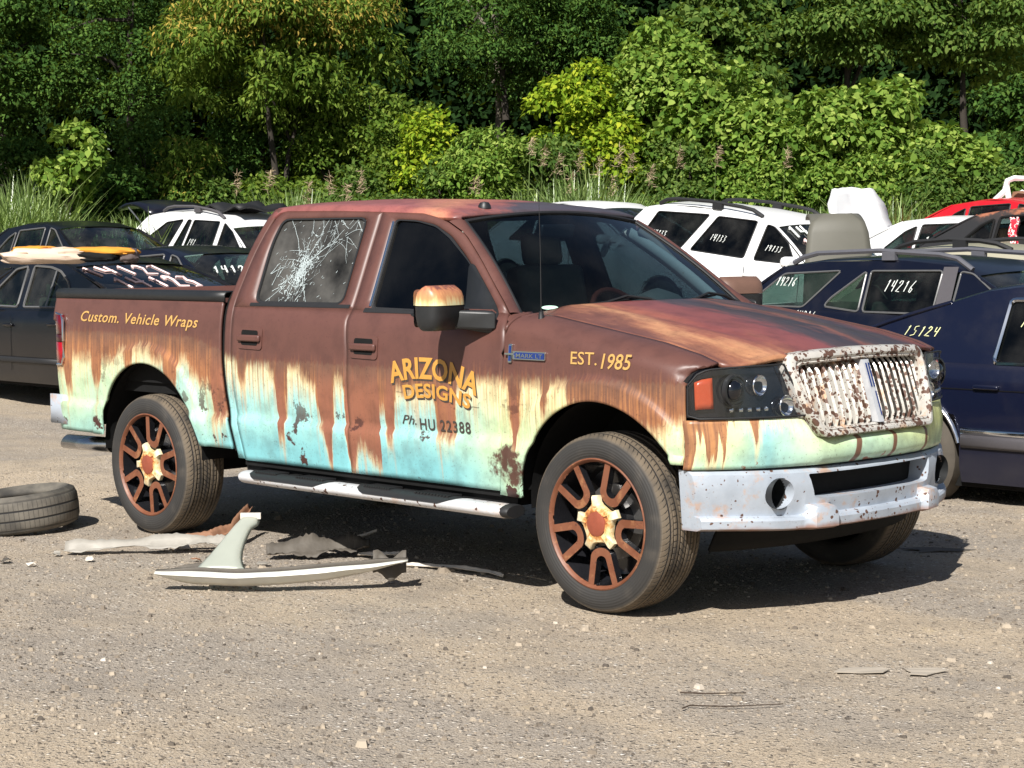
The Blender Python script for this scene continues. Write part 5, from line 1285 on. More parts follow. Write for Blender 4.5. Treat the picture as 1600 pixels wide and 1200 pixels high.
# ---- navy sedan right of the truck's nose
S_TOWN = dict(wb=2.84, fo=.95, ro=1.54, hw=.94, wr=.345, paint=P_NAVY, gz0=.93, tumble=.30, sill=.20,
    belt=[(1.0, .70), (.5, .82), (-.4, .91), (-2.4, .935), (-3.6, .95), (-4.4, .90)], top=[(1.0, .76), (.5, .87), (-.3, .97), (-.7, .97), (-3.3, .98), (-3.6, 1.0), (-4.4, .96)],
    gh=[(-.45, .93), (-1.15, 1.34), (-1.6, 1.41), (-2.15, 1.41), (-2.36, 1.385), (-2.62, 1.31), (-3.60, .99), (-3.60, .93)],
    win=[[(-.72, .98), (-1.46, .96), (-1.46, 1.33), (-1.22, 1.31)], [(-1.56, .955), (-2.245, .945), (-2.19, 1.335), (-1.56, 1.345)]],
    roof=[(-1.15, 1.34), (-1.35, 1.385), (-1.6, 1.41), (-1.9, 1.418), (-2.15, 1.41), (-2.36, 1.385), (-2.62, 1.31)], gh_front=(-.45, .95), gh_rear=(-3.55, 1.0),
    trim=M_CHROME, trim_r=.014, glass=M_CDARK, handles={'f': (-1.42, .80), 'r': (-2.25, .80)}, seams=(-.55, -1.51), mould=[(.50, .545, M_CHROME), (.42, .50, M_GREYP)], seats=(-1.5, -2.4), mirror=(-.75, .98), seat_mat=M_CABIN)
r_, b_, fn_, yg_ = make_car('sedan', 'navy blue sedan beside the grille of the truck, with a chrome framed rear window', 'car', S_TOWN, (1.602, 4.127, -.073))
scribble(r_, '15124', -2.94, 1.10, .27, .062, fn_(-1), M_CHALKY, shear=.5, r=.0034)
scribble(r_, '15124', -2.12, 1.17, .36, .085, fn_(-1), M_CHALKY, shear=.5, r=.004)
mb = MB(); mb.tube([(-2.84+.41*math.cos(a), -.945, .345+.41*math.sin(a)) for a in np.linspace(.25, 2.9, 20)], .016, 6); mb.build('arch_trim', M_CHROME, r_, 60)
mb = MB(); mb.grid(lambda u, v: (-3.0+2.9*u-.2*v*0, -(.941+.002*v), .78+.006*v), 2, 1); mb.build('crease_shade_line', M_DARK, r_, 0)  # dark strip on the plain side paints in the shade of a crease
# ---- navy crossover with roof rails
S_SUV = dict(wb=2.95, fo=.9, ro=1.0, hw=.93, wr=.35, paint=P_NAVYS, gz0=1.05, tumble=.42, sill=.26,
    belt=[(.9, .80), (.4, .95), (-.4, 1.03), (-1.3, 1.06), (-2.6, 1.10), (-3.95, 1.12)], top=[(.9, .86), (.4, 1.0), (-.3, 1.08), (-.6, 1.08), (-3.3, 1.13), (-3.95, 1.14)],
    gh=[(-.40, 1.05), (-1.05, 1.42), (-1.35, 1.52), (-1.9, 1.565), (-2.9, 1.555), (-3.35, 1.50), (-3.85, 1.12), (-3.85, 1.05)],
    win=[[(-.62, 1.09), (-1.24, 1.09), (-1.24, 1.47), (-1.10, 1.45), (-.85, 1.30)], [(-1.44, 1.095), (-2.24, 1.10), (-2.26, 1.47), (-1.44, 1.475)], [(-2.29, 1.10), (-2.72, 1.14), (-2.66, 1.22), (-2.31, 1.47)], [(-2.98, 1.13), (-3.72, 1.135), (-3.32, 1.44), (-2.62, 1.47)]],
    roof=[(-1.05, 1.42), (-1.35, 1.52), (-1.9, 1.565), (-2.4, 1.57), (-2.9, 1.555), (-3.35, 1.50)], gh_front=(-.40, 1.07), gh_rear=(-3.85, 1.13),
    trim=M_TRIM, trim_r=.010, glass=M_CPANE, glass_r=M_CLEAR, open=(0,), pillar=[(-1.42, -1.26, 1.06, 1.51, M_GREYP)], rails=(-1.15, -3.25, 1.55), mirror=(-.62, 1.08), seams=(-1.34, -.5), seats=(-1.45, -2.35), seat_mat=M_DASH)
r_, b_, fn_, yg_ = make_car('crossover', 'navy crossover wagon with grey roof rails, numbered 14216, behind the bonnet', 'car', S_SUV, (-2.35, 8.12, -.115), -5, 0)
scribble(r_, '14216', -2.06, 1.29, .36, .10, fn_(-1)); scribble(r_, '14216', -3.40, 1.33, .26, .08, fn_(-1))
scribble(r_, '14216', -3.00, 1.03, .26, .07, lambda x, z: (x, -.915, z)); scribble(r_, '14216', -1.85, .96, .28, .07, lambda x, z: (x, -.935, z))
# ---- white SUV
S_WSUV = dict(wb=2.62, fo=.85, ro=1.0, hw=.90, wr=.34, paint=P_WHITE, gz0=1.06, tumble=.40, sill=.30,
    belt=[(.85, .82), (.4, .98), (-.4, 1.05), (-1.3, 1.07), (-2.6, 1.09), (-3.6, 1.08)], top=[(.85, .9), (.4, 1.06), (-.3, 1.10), (-.6, 1.10), (-3.3, 1.11), (-3.6, 1.10)],
    gh=[(-.35, 1.06), (-1.02, 1.50), (-1.35, 1.60), (-1.9, 1.64), (-2.9, 1.63), (-3.2, 1.57), (-3.52, 1.12), (-3.52, 1.06)],
    win=[[(-.58, 1.10), (-1.22, 1.09), (-1.18, 1.53), (-1.06, 1.51), (-.78, 1.34)], [(-1.38, 1.095), (-2.26, 1.11), (-1.98, 1.56), (-1.34, 1.555)], [(-2.42, 1.115), (-3.14, 1.20), (-2.98, 1.54), (-2.12, 1.57)]],
    roof=[(-1.02, 1.50), (-1.35, 1.60), (-1.9, 1.64), (-2.4, 1.65), (-2.9, 1.63), (-3.2, 1.57)], gh_front=(-.35, 1.08), gh_rear=(-3.52, 1.13), glass=M_CDARK, trim_r=.008,
    rails=(-1.3, -3.0, 1.62), rail_mat=M_RUBBER, mirror=(-.55, 1.13), handles={'f': (-1.22, .90), 'r': (-2.2, .92)}, seams=(-1.30, -.45), seat_mat=M_CABIN)
r_, b_, fn_, yg_ = make_car('suv', 'white SUV with dark windows and black roof rails, seen beyond the windscreen', 'car', S_WSUV, (-8.125, 12.407, .20), 0, 6)
scribble(r_, '14133', -2.00, 1.26, .26, .08, fn_(-1)); scribble(r_, '14133', -1.10, 1.22, .26, .07, fn_(-1)); scribble(r_, '14133', -2.98, 1.24, .26, .07, fn_(-1))
def on_screen(x0, z0, x1, z1): return lambda y, q: (x0+(x1-x0)*q+.18*(1-(y/.72)**2)*q+.012, y, z0+(z1-z0)*q+.02*math.sin(math.pi*q)+.035*(1-(y/.72)**2)*(1-q)+.012)
sf = on_screen(-1.02, 1.50, -.35, 1.08)
for k, (y_, q_) in enumerate(((-.60, .62), (-.60, .30))): scribble(r_, '14133', y_, -q_, 1.0, .26, lambda a, b: sf(a, -b), M_CHALKP if k == 0 else M_CHALK, .1, .015)
# ---- pale SUV roof behind the navy crossover
S_BEI = dict(S_WSUV); S_BEI.update(paint=P_BEIGE, rail_mat=M_RUBBER, rails=(-1.5, -2.9, 1.62), glass=M_CPANE, gh=[(-.35, 1.06), (-1.02, 1.50), (-1.5, 1.63), (-2.0, 1.68), (-2.7, 1.65), (-3.25, 1.52), (-3.52, 1.12), (-3.52, 1.06)], roof=[(-1.02, 1.50), (-1.5, 1.63), (-2.0, 1.68), (-2.4, 1.68), (-2.7, 1.65), (-3.25, 1.52)])
make_car('suv', 'pale gold SUV showing only its roof above the navy crossover', 'car', S_BEI, (-2.75, 9.95, -.13))
# ---- white sedan with its boot lid up
S_SED = dict(wb=2.7, fo=.9, ro=1.05, hw=.88, wr=.32, paint=P_WHITE, gz0=.93, tumble=.36, sill=.2,
    belt=[(.9, .68), (.4, .80), (-.4, .90), (-1.3, .93), (-2.6, .95), (-3.75, .93)], top=[(.9, .74), (.4, .86), (-.3, .95), (-.6, .95), (-3.0, .98), (-3.3, 1.0), (-3.75, .97)],
    gh=[(-.35, .93), (-1.10, 1.34), (-1.5, 1.42), (-2.0, 1.43), (-2.5, 1.37), (-3.25, .99), (-3.25, .93)],
    win=[[(-.68, .97), (-1.32, .96), (-1.32, 1.37), (-1.18, 1.34)], [(-1.46, .96), (-2.20, .965), (-2.16, 1.34), (-1.46, 1.375)], [(-2.26, .97), (-2.72, .99), (-2.42, 1.24), (-2.24, 1.32)]],
    roof=[(-1.10, 1.34), (-1.5, 1.42), (-1.75, 1.435), (-2.0, 1.43), (-2.5, 1.37)], gh_front=(-.35, .95), gh_rear=(-3.25, 1.0), trim_r=.012, seams=(-1.39, -.45), handles={'f': (-1.3, .78), 'r': (-2.15, .80)}, mirror=(-.62, .97), pillar=[(-1.455, -1.33, .94, 1.40, M_GREYP)])
r_, b_, fn_, yg_ = make_car('sedan', 'white sedan with its boot lid standing open, in front of the red roof', 'car', S_SED, (-7.60, 16.614, .43), 0, 2)
scribble(r_, '14', -2.10, 1.08, .3, .10, fn_(-1))
mb = MB(); rows = []
for k in range(9):
    v = k/8; w = interp(v, [0, .3, .68, .70, .78, 1], [.60, .64, .72, .74, .62, .48]); x = -3.28-.55*v-.10*math.sin(math.pi*v); z = .98+.86*v
    rows.append([(x-.05*(1-(q/4-1)**2)+.07*mnoise.noise((q*.5, v*3, 2)), (q/4-1)*w, z+.02*(1-(q/4-1)**2)+.03*mnoise.noise((q*.6, v*2, 8))) for q in range(9)])
mb.rows(rows, flip=True); mb.build('boot_lid', P_WHITE, r_, 30, solid=.05)
mb = MB()
for y in (-.5, .5): mb.tube([(-3.25, y, .97), (-3.5, y, 1.05), (-3.55, y, 1.3)], .015, 6)
mb.build('lid_hinge', M_STEEL, r_, 60)
# ---- red car behind it
S_RED = dict(S_SED); S_RED.update(paint=P_RED); S_RED.pop('pillar')
make_car('sedan', 'red car with only its bright roof showing behind the white sedan', 'car', S_RED, (-8.75, 19.7, .80))
# ---- burnt saloon
S_BUR = dict(S_SED); S_BUR.update(paint=P_BURNT, open=(0, 1), glass=M_CDARK, trim=M_DARK, trim_r=.02, seat_mat=M_CLOTH); S_BUR.pop('pillar')
r_, b_, fn_, yg_ = make_car('burnt_sedan', 'burnt black sedan with a rusty orange roof at the right edge', 'car', S_BUR, (-4.9, 14.35, .56))
m = NT('red_white_cloth'); c = m.coord(); m.bsdf(Base_Color=m.ramp(m.noise(c, 16, 3), [(.42, lin((196, 40, 60))), (.5, lin((236, 220, 216))), (.58, lin((190, 50, 66)))], 'CONSTANT'), Roughness=.9)
mb = MB(); mb.grid(lambda u, v: (-5.55+.7*0+.16*u-1.35+.9*0+.02*math.sin(9*v), 13.62+.10*math.sin(5*u), 1.50+.40*v), 5, 6)
tag(mb.build('hanging_cloth', m.mat, None, 60, solid=.01), 'red and white cloth hanging in the window of the burnt sedan', 'cloth')
# ---- far white car roof over the truck roof
S_FW = dict(S_SED); S_FW.pop('pillar'); S_FW.update(gh=[(-.35, .93), (-1.10, 1.38), (-1.3, 1.47), (-2.0, 1.50), (-2.6, 1.46), (-3.35, .99), (-3.35, .93)], roof=[(-1.10, 1.38), (-1.3, 1.47), (-1.75, 1.50), (-2.0, 1.50), (-2.6, 1.46)], gh_rear=(-3.35, 1.0))
make_car('sedan', 'far white car whose roof just shows over the roof of the truck', 'car', S_FW, (-12.3, 13.8, .72))
# ---- white estate with its tailgate up
S_EST = dict(wb=2.82, fo=.85, ro=.95, hw=.93, wr=.35, paint=P_WHITE, gz0=1.0, tumble=.42, sill=.26,
    belt=[(.85, .80), (.4, .95), (-.4, 1.0), (-1.3, 1.02), (-2.6, 1.05), (-3.7, 1.06)], top=[(.85, .86), (.4, 1.0), (-.3, 1.06), (-.6, 1.06), (-3.3, 1.07), (-3.7, 1.08)],
    gh=[(-.35, 1.0), (-1.0, 1.40), (-1.4, 1.56), (-2.0, 1.63), (-2.8, 1.62), (-3.25, 1.56), (-3.70, 1.08), (-3.70, 1.0)],
    win=[[(-.52, 1.04), (-1.22, 1.04), (-1.22, 1.49), (-.95, 1.36)], [(-1.34, 1.045), (-2.08, 1.05), (-2.02, 1.515), (-1.34, 1.505)], [(-2.14, 1.05), (-2.36, 1.05), (-2.18, 1.52), (-2.08, 1.515)], [(-2.50, 1.05), (-3.18, 1.06), (-3.14, 1.20), (-2.72, 1.47), (-2.30, 1.52)]],
    roof=[(-1.0, 1.40), (-1.4, 1.56), (-2.0, 1.63), (-2.4, 1.64), (-2.8, 1.62), (-3.25, 1.56)], gh_front=(-.35, 1.02), gh_rear=(-3.70, 1.09), glass=M_CPANE, glass_r=M_CDARK, rails=(-1.3, -2.9, 1.60), rail_mat=M_GREYP, trim_r=.008, mirror=(-.6, 1.05), seams=(-1.28,), seat_mat=M_CABIN)
r_, b_, fn_, yg_ = make_car('estate_car', 'white estate car with its dark tailgate raised, behind the truck bed', 'car', S_EST, (-16.793, 10.631, .463), 0, 2)
mb = MB(); rows = []
for k in range(9):
    v = k/8; x = -3.22-1.02*v; w = .64-.06*v
    rows.append([(x, (q/5-1)*w, 1.60+.20*math.sin(v*2.2)-.10*v*v+.05*(1-(q/5-1)**2)) for q in range(11)])
mb.rows(rows, flip=True); mb.build('tailgate', P_NAVYS, r_, 40, solid=.05)
for y in (-.6, .6):
    mb = MB(); mb.tube([(-3.42, y, 1.36), (-3.9, y, 1.68)], .014, 6); mb.build('gas_strut', M_STEEL, r_, 60)
mb = MB(); mb.grid(lambda u, v: (-1.15-1.05*u, -.45+.9*v, 1.68+.05*math.sin(11*u)+.05*u*v+.03*math.sin(8*v)), 10, 8); mb.build('roof_mat', M_RUBBER, r_, 40, solid=.03)
scribble(r_, '141', -2.0, 1.13, .2, .10, fn_(-1))
# ---- dark blue sedan beyond the bed
S_DB = dict(S_SED); S_DB.pop('pillar'); S_DB.update(paint=P_NAVYS, trim=M_TRIM, glass=M_CPANE, glass_f=M_CPANE)
r_, b_, fn_, yg_ = make_car('sedan', 'dark blue sedan with chalk marks on its windscreen, between the bed and the white estate', 'car', S_DB, (-11.75, 6.35, .18))
sf = on_screen(-1.10, 1.34, -.35, .95)
scribble(r_, '14127', -.55, -.55, .55, .16, lambda a, b: sf(a, -b), r=.009)
scribble(r_, '141', -1.05, 1.08, .22, .09, fn_(-1))
mb = MB(); mb.poly([(-.62, .05, .99), (-.60, .38, .99), (-.95, .30, 1.16), (-.95, .10, 1.20)]); mb.build('windscreen_paper', simple('green_paper', lin((178, 222, 196)), .8), r_, 0, solid=.004)
# ---- black sedan left of the bed, facing away
S_BLK = dict(S_SED); S_BLK.pop('pillar'); S_BLK.update(paint=P_BLACKN, trim=M_TRIM, trim_r=.013, glass=M_CPANE, glass_r=M_CDARK, wb=2.75, ro=1.1,
    gh=[(-.35, .93), (-1.10, 1.34), (-1.5, 1.42), (-1.9, 1.42), (-2.25, 1.35), (-3.35, .99), (-3.35, .93)], roof=[(-1.10, 1.34), (-1.5, 1.42), (-1.7, 1.43), (-1.9, 1.42), (-2.25, 1.35)], gh_rear=(-3.35, 1.0),
    win=[[(-.68, .97), (-1.40, .96), (-1.40, 1.37), (-1.18, 1.34)], [(-1.52, .96), (-2.40, .97), (-2.36, 1.08), (-2.24, 1.22), (-2.05, 1.32), (-1.85, 1.36), (-1.52, 1.375)]], pillar=[(-1.96, -1.93, .97, 1.33, M_TRIM)], handles={'f': (-1.35, .78), 'r': (-2.2, .80)}, mould=[(.40, .46, M_RUBBER)])
r_, b_, fn_, yg_ = make_car('sedan', 'black sedan with pink numbers across its rear window, left of the truck bed', 'car', S_BLK, (-13.203, 3.753, .088), 180)
def rsf(a, b):
    q = -b; return (-2.25-1.10*q-.14*(1-(a/.72)**2)*q-.004, -a, 1.35-.35*q+.02*math.sin(math.pi*q)+.035*(1-(a/.72)**2)*(1-q)+.004)
for t0, tx_ in ((.30, '14127'), (.62, '14123')): scribble(r_, tx_, -.62+.1*(t0 > .5), -t0, .95, .24, rsf, M_CHALKP, -.2, .013)
# bundle of cloth and foam on its roof
def lump(mb, c, d, rz, seed, n=18, m=0):
    M = Matrix.Translation(c) @ Matrix.Rotation(rz, 4, 'Z'); rows = []
    for a in range(n+1):
        th = math.pi*a/n; row = []
        for b in range(2*n):
            ph = math.pi*b/n; v = Vector((math.copysign(abs(math.sin(th))**.6, 1)*math.copysign(abs(math.cos(ph))**.6, math.cos(ph)), math.sin(th)**.6*math.copysign(abs(math.sin(ph))**.6, math.sin(ph)), math.copysign(abs(math.cos(th))**.7, math.cos(th))))
            k = 1+.22*mnoise.noise(v*2.2+Vector((seed, 0, 0)))+.08*mnoise.noise(v*6+Vector((seed, 3, 0)))
            row.append(M @ Vector((v.x*d[0]*k, v.y*d[1]*k, v.z*d[2]*k)))
        rows.append(row)
    mb.rows(rows, closed=True, m=m)
bu = MB()
lump(bu, (-10.72, 2.66, 1.565), (.42, .17, .075), .8, 1, m=0)
lump(bu, (-10.42, 3.02, 1.60), (.40, .16, .045), .72, 9, m=1); lump(bu, (-10.87, 2.62, 1.62), (.20, .14, .04), .8, 5, m=1)
lump(bu, (-10.36, 3.0, 1.555), (.22, .14, .05), .8, 12, m=2); lump(bu, (-10.15, 3.22, 1.56), (.09, .09, .07), .8, 15, m=3)
tag(bu.build('cloth_bundle', [simple('foam_beige', lin((206, 184, 164)), .95, var=.2, vs=6), simple('orange_cloth', lin((206, 140, 44)), .9, var=.15), M_DARK, simple('grey_bag', lin((96, 84, 82)), .9, var=.3)], None, 60, fixn=True), 'bundle of beige foam and orange cloth on the roof of the black sedan', 'bundle')
# ---- dark sedan top left
S_DK = dict(S_SED); S_DK.pop('pillar'); S_DK.update(paint=P_BLACKN, trim=M_TRIM, glass=M_CPANE, glass_f=M_CLEAR)
make_car('sedan', 'far dark sedan facing right behind the bundle, before the tall grass', 'car', S_DK, (-17.25, 8.05, .56))
# ---- taupe bonnet stood on end
mb = MB(); rows = []
for k in range(15):
    v = k/14; w = interp(v, [0, .6, .9, .97, 1], [.42, .37, .32, .25, .15])
    rows.append([(-.16*v*v+.03*(1-(q/5-1)**2), (q/5-1)*w, 1.42*v) for q in range(11)])
mb.rows(rows); 
rows2 = [[(rows[-2][q][0]-.55*t, rows[-2][q][1]*(1-.1*t), rows[-2][q][2]+.10*math.sin(t*2.4)-.02*t) for q in range(11)] for t in np.linspace(0, 1, 7)]
mb.rows(rows2)
bn = mb.build('car_bonnet', simple('taupe_bonnet', lin((92, 90, 81)), .6, 0, var=.12, vs=4), None, 40, solid=.03)
bn.location = (-6.75, 9.98, .50); bn.rotation_euler = (0, 0, R(-44)); tag(bn, 'taupe car bonnet stood on end between the white SUV and the white sedan', 'car bonnet')
# ---- white door frame and scrap heap at the right edge
mb = MB()
o_ = Vector((-10.93, 20.07, 0)); rx = Vector((.695, .718, 0))
def q3(a, z): return o_+rx*a+Vector((0, 0, z))
mb.tube([q3(-.34, 2.10), q3(-.02, 2.40), q3(.02, 2.56), q3(.12, 2.60), q3(.75, 2.58), q3(.80, 1.6)], .05, 6); mb.tube([q3(.0, 2.50), q3(.11, 1.9)], .05, 6)
mb.tube([q3(-.34, 2.10), q3(-.45, .8), q3(.80, .8), q3(.80, 1.6)], .05, 6); mb.box(0, 1, 0, .05, 0, 1, M=Matrix.Translation(q3(-.40, .85)) @ Matrix.Rotation(R(46), 4, 'Z'))
tag(mb.build('salvaged_panel', P_WHITE, None, 50), 'white car door with an empty window frame at the right edge', 'car door')
hp = MB()
for k in range(26):
    rg = random.Random(k); c = q3(rg.uniform(.05, 1.5), rg.uniform(1.0, 2.34))+Vector((-.5, .5, 0))*rg.uniform(.4, 2)
    hp.box(-.12, .12, -.16, .16, -.06, .09, m=rg.randrange(4), M=Matrix.Translation(c) @ Matrix.Rotation(rg.uniform(0, 3), 4, Vector((rg.random(), rg.random(), rg.random()+.1)).normalized()))
for k in range(18):
    rg = random.Random(k+90); c = q3(rg.uniform(.05, 1.5), rg.uniform(.75, 1.2))+Vector((-.5, .5, 0))*rg.uniform(.4, 2)
    hp.box(-.4, .4, -.4, .4, -.25, .25, m=rg.randrange(4), M=Matrix.Translation(c) @ Matrix.Rotation(rg.uniform(0, 3), 4, 'Z'))
tag(hp.build('scrap_heap', [M_SCRAPR, P_WHITE, M_SCRAPD, simple('rust_brown', lin((120, 72, 52)), .85)], None, 0), 'heap of rusty and white scrap behind the white car door', 'scrap heap', kind='stuff')
# ================================================================== vegetation behind the lot
def leaf_mat(name, stops, trans=.35, gloss=0.0):
    m = NT(name); r = m.n('NewGeometry').outputs['Random Per Island']; c = m.coord()
    n = m.noise(c, .9, 3)
    f = m.math('ADD', m.math('MULTIPLY', r, .72), m.math('MULTIPLY', m.math('SUBTRACT', n, .3), .55), clamp=True)
    col = m.ramp(f, [(p, lin(q)) for p, q in stops])
    d = m.n('BsdfDiffuse', {'Color': col}).outputs[0]; t = m.n('BsdfTranslucent', {'Color': m.mix(.5, col, lin((150, 170, 40)))}).outputs[0]
    g = m.n('BsdfGlossy', {'Color': (1, 1, 1, 1), 'Roughness': .42}).outputs[0]
    a = m.n('MixShader', {0: trans, 1: d, 2: t}).outputs[0]
    a = m.n('MixShader', {0: gloss, 1: a, 2: g}).outputs[0]
    m.t.links.new(a, m.out.inputs[0]); return m.mat
L_DARK = leaf_mat('dark_leaf', [(0, (40, 62, 30)), (.5, (66, 96, 44)), (1, (104, 130, 62))], .2)  # low leaf tone; on the left trees it paints in their shade
L_BACK = leaf_mat('back_leaf', [(0, (26, 42, 22)), (.6, (42, 66, 32)), (1, (66, 92, 44))], .2, 0)
L_WOOD = leaf_mat('woodland_leaf', [(0, (20, 34, 18)), (.6, (34, 54, 28)), (1, (54, 78, 38))], .15, 0)
L_MID = leaf_mat('mid_leaf', [(0, (50, 76, 36)), (.5, (88, 114, 54)), (1, (136, 154, 82))])
L_BRIGHT = leaf_mat('bright_leaf', [(0, (60, 90, 36)), (.4, (106, 136, 58)), (.75, (146, 168, 80)), (1, (190, 200, 112))])
L_YELLOW = leaf_mat('yellow_leaf', [(0, (92, 124, 36)), (.5, (134, 160, 48)), (.85, (178, 186, 58)), (1, (214, 200, 70))])
L_OLIVE = leaf_mat('olive_leaf', [(0, (58, 84, 34)), (.5, (98, 122, 50)), (1, (140, 154, 72))])
L_SEED = leaf_mat('seed_tassel', [(0, (120, 116, 52)), (.5, (158, 142, 68)), (1, (186, 156, 84))], .2)
L_GRASS = leaf_mat('grass_blade', [(0, (92, 118, 58)), (.5, (128, 152, 82)), (.85, (158, 176, 104)), (1, (196, 196, 130))], .3, .08)
L_PLUME = leaf_mat('reed_plume', [(0, (150, 132, 108)), (.5, (178, 156, 132)), (1, (200, 180, 152))], .2, 0)
M_BARK = simple('bark', lin((54, 48, 41)), .9, var=.35, vs=14, bump=.4, bs=40)
def quads(name, V, mat, parent=None, k=4):
    n = len(V)//k; me = bpy.data.meshes.new(name)
    me.vertices.add(len(V)); me.vertices.foreach_set('co', V.astype(np.float32).ravel())
    me.loops.add(k*n); me.loops.foreach_set('vertex_index', np.arange(k*n, dtype=np.int32))
    me.polygons.add(n); me.polygons.foreach_set('loop_start', np.arange(0, k*n, k, dtype=np.int32))
    me.update(calc_edges=True); me.materials.append(mat)
    o = bpy.data.objects.new(name, me); COL.objects.link(o); o.parent = parent; return o
def unit(a): return a/(np.linalg.norm(a, axis=-1, keepdims=True)+1e-9)
def leaf_verts(cen, rad, n, L, Wd, droop, g, flat=.75, up=.6):
    cen = np.asarray(cen, float); rad = np.asarray(rad, float)
    k = g.choice(len(cen), n, p=rad**2/np.sum(rad**2)); d = unit(g.normal(size=(n, 3)))
    d[:, 2] = np.where(d[:, 2] < -.3, -d[:, 2], d[:, 2])
    r = rad[k]*(.45+.6*np.sqrt(g.random(n))); pos = cen[k]+d*r[:, None]*np.array([1, 1, flat])
    ax = unit(d*.55+g.normal(size=(n, 3))*.55+np.array([0, 0, -droop])); nr = d+np.array([0, 0, up])+g.normal(size=(n, 3))*.45
    sd = unit(np.cross(nr, ax)); nr = unit(np.cross(ax, sd)); s = L*g.uniform(.55, 1.25, n)[:, None]; w = s*(Wd/L)
    V = np.empty((n, 6, 3)); V[:, 0] = pos; V[:, 1] = pos+ax*s*.22+sd*w*.42+nr*w*.10; V[:, 2] = pos+ax*s*.58+sd*w*.40+nr*w*.08; V[:, 3] = pos+ax*s*1.02-nr*s*.12; V[:, 4] = pos+ax*s*.58-sd*w*.40+nr*w*.08; V[:, 5] = pos+ax*s*.22-sd*w*.42+nr*w*.10
    return V.reshape(-1, 3)
def clumps(c, hs, n, r, g, front=.0):
    """sub-clumps through an ellipsoid: centre c, half sizes hs"""
    d = unit(g.normal(size=(n, 3))); q = (.25+.75*g.random(n)**.5)[:, None]
    return np.asarray(c)+d*q*np.asarray(hs), r*g.uniform(.6, 1.35, n)
TREE_GROUP = 'trees and bushes behind the car lot'
def plant(name, label, cat, u, t, v0, v1, half_px, leaf, nleaf, L=.15, Wd=.09, droop=.3, nc=40, cr=.42, seed=1, stems=3, deep=1.0, extra=None, flat=.75, top=None):
    """u: where it stands along the tree line, t: distance; v0..v1 the height band of its crown"""
    g = np.random.default_rng(seed); rng = random.Random(seed); k = t/FPX
    x, y = world(t, (u-800)*k); zt = CAM_P.z+(385-v0)*k if top is None else top; zb = CAM_P.z+(385-v1)*k; base = gz(x, y)
    root = empty(name, (x, y, base-.05)); tag(root, label, cat, TREE_GROUP)
    if cat == 'bush': zb = base+.15; nleaf = int(nleaf*max(1, (zt-zb)/((v1-v0)*k))); nc = int(nc*max(1, (zt-zb)/((v1-v0)*k)))
    hx = half_px*k; zc = (zt+zb)/2-base; hz = (zt-zb)/2
    cen, rad = clumps((0, 0, zc), (hx*.86, min(hx*.86, 1.8)*deep, hz*.88), nc, cr, g)
    # rotate so that the wide side runs along the tree line
    ca, sa = RT0.x, RT0.y; cen = np.stack([cen[:, 0]*ca-cen[:, 1]*sa, cen[:, 0]*sa+cen[:, 1]*ca, cen[:, 2]], 1)
    cen[:, 2] = np.maximum(cen[:, 2], .25); nleaf = int(nleaf*2.5); L *= .68; Wd *= .68
    mb = MB()
    for s in range(stems):
        i = rng.randrange(len(cen)); e = Vector(cen[i]); b = Vector((rng.uniform(-.15, .15)*stems*.5, rng.uniform(-.15, .15)*stems*.5, 0)); r0 = .035+.022*(zt-zb)*(1.2 if stems == 1 else .6)
        if stems == 1: e = Vector((rng.uniform(-.3, .3), rng.uniform(-.3, .3), zc+hz*.5))
        m_ = b.lerp(e, .5)+Vector((rng.uniform(-.2, .2), rng.uniform(-.2, .2), .3)); P = [b, b.lerp(m_, .5)+Vector((0, 0, .1)), m_, e]
        mb.tube(P, [r0, r0*.8, r0*.6, r0*.25], 7)
        for q in range(5):
            p0 = m_.lerp(e, rng.random()); p1 = Vector(cen[rng.randrange(len(cen))]); mb.tube([p0, p0.lerp(p1, .5)+Vector((0, 0, .12)), p1], [r0*.35, r0*.22, r0*.08], 5)
    mb.build('trunk', M_BARK, root, 60, weld=False)
    quads('crown', leaf_verts(cen, rad, nleaf, L, Wd, droop, g, flat), leaf, root, 6)
    if extra:
        mt, n2, L2, W2, zmin, dr, nm = extra; sel = cen[:, 2] > zc+hz*zmin
        if sel.any(): quads(nm, leaf_verts(cen[sel], rad[sel]*1.12, n2, L2, W2, dr, g, flat), mt, root, 6)
    return root
B = plant
# tall dark trees closing the background
for i, (u, t) in enumerate(((-60, 45), (130, 47), (330, 46), (540, 48), (730, 46), (930, 48), (1140, 47), (1340, 48), (1530, 46), (1690, 47))):
    B('tall_tree', ('tall dark tree at the back, %s' % ('far left edge', 'second from the left', 'behind the sapling', 'behind the tasselled tree', 'left of the bare trunk', 'right of the bare trunk', 'behind the bright vine bushes', 'behind the hanging vines', 'behind the right edge bushes', 'far right edge')[i]), 'tree', u, t, 0, 330, 185, L_BACK, 9500, .27, .17, .35, 90, .9, 100+i, 1, top=11.5+(i % 3)*.6)
# the wood behind, one dense mass
g = np.random.default_rng(77); n = 130000; t = g.uniform(43, 54, n); u = g.uniform(-140, 1740, n); l = (u-800)*t/FPX
ctr = np.stack([CAM_P.x+t*math.cos(YAW)+l*math.sin(YAW), CAM_P.y+t*math.sin(YAW)-l*math.cos(YAW), .8+10.8*g.random(n)], 1)
d = unit(g.normal(size=(n, 3))+np.array([.36*.7, -.72, .8])); ax = unit(np.cross(d, g.normal(size=(n, 3)))); sd = np.cross(d, ax); sz = g.uniform(.14, .34, n)[:, None]
V = np.empty((n, 4, 3)); V[:, 0] = ctr; V[:, 1] = ctr+ax*sz*.45+sd*sz*.32; V[:, 2] = ctr+ax*sz; V[:, 3] = ctr+ax*sz*.45-sd*sz*.32
tag(quads('woodland', V.reshape(-1, 3), L_WOOD), kind='stuff')
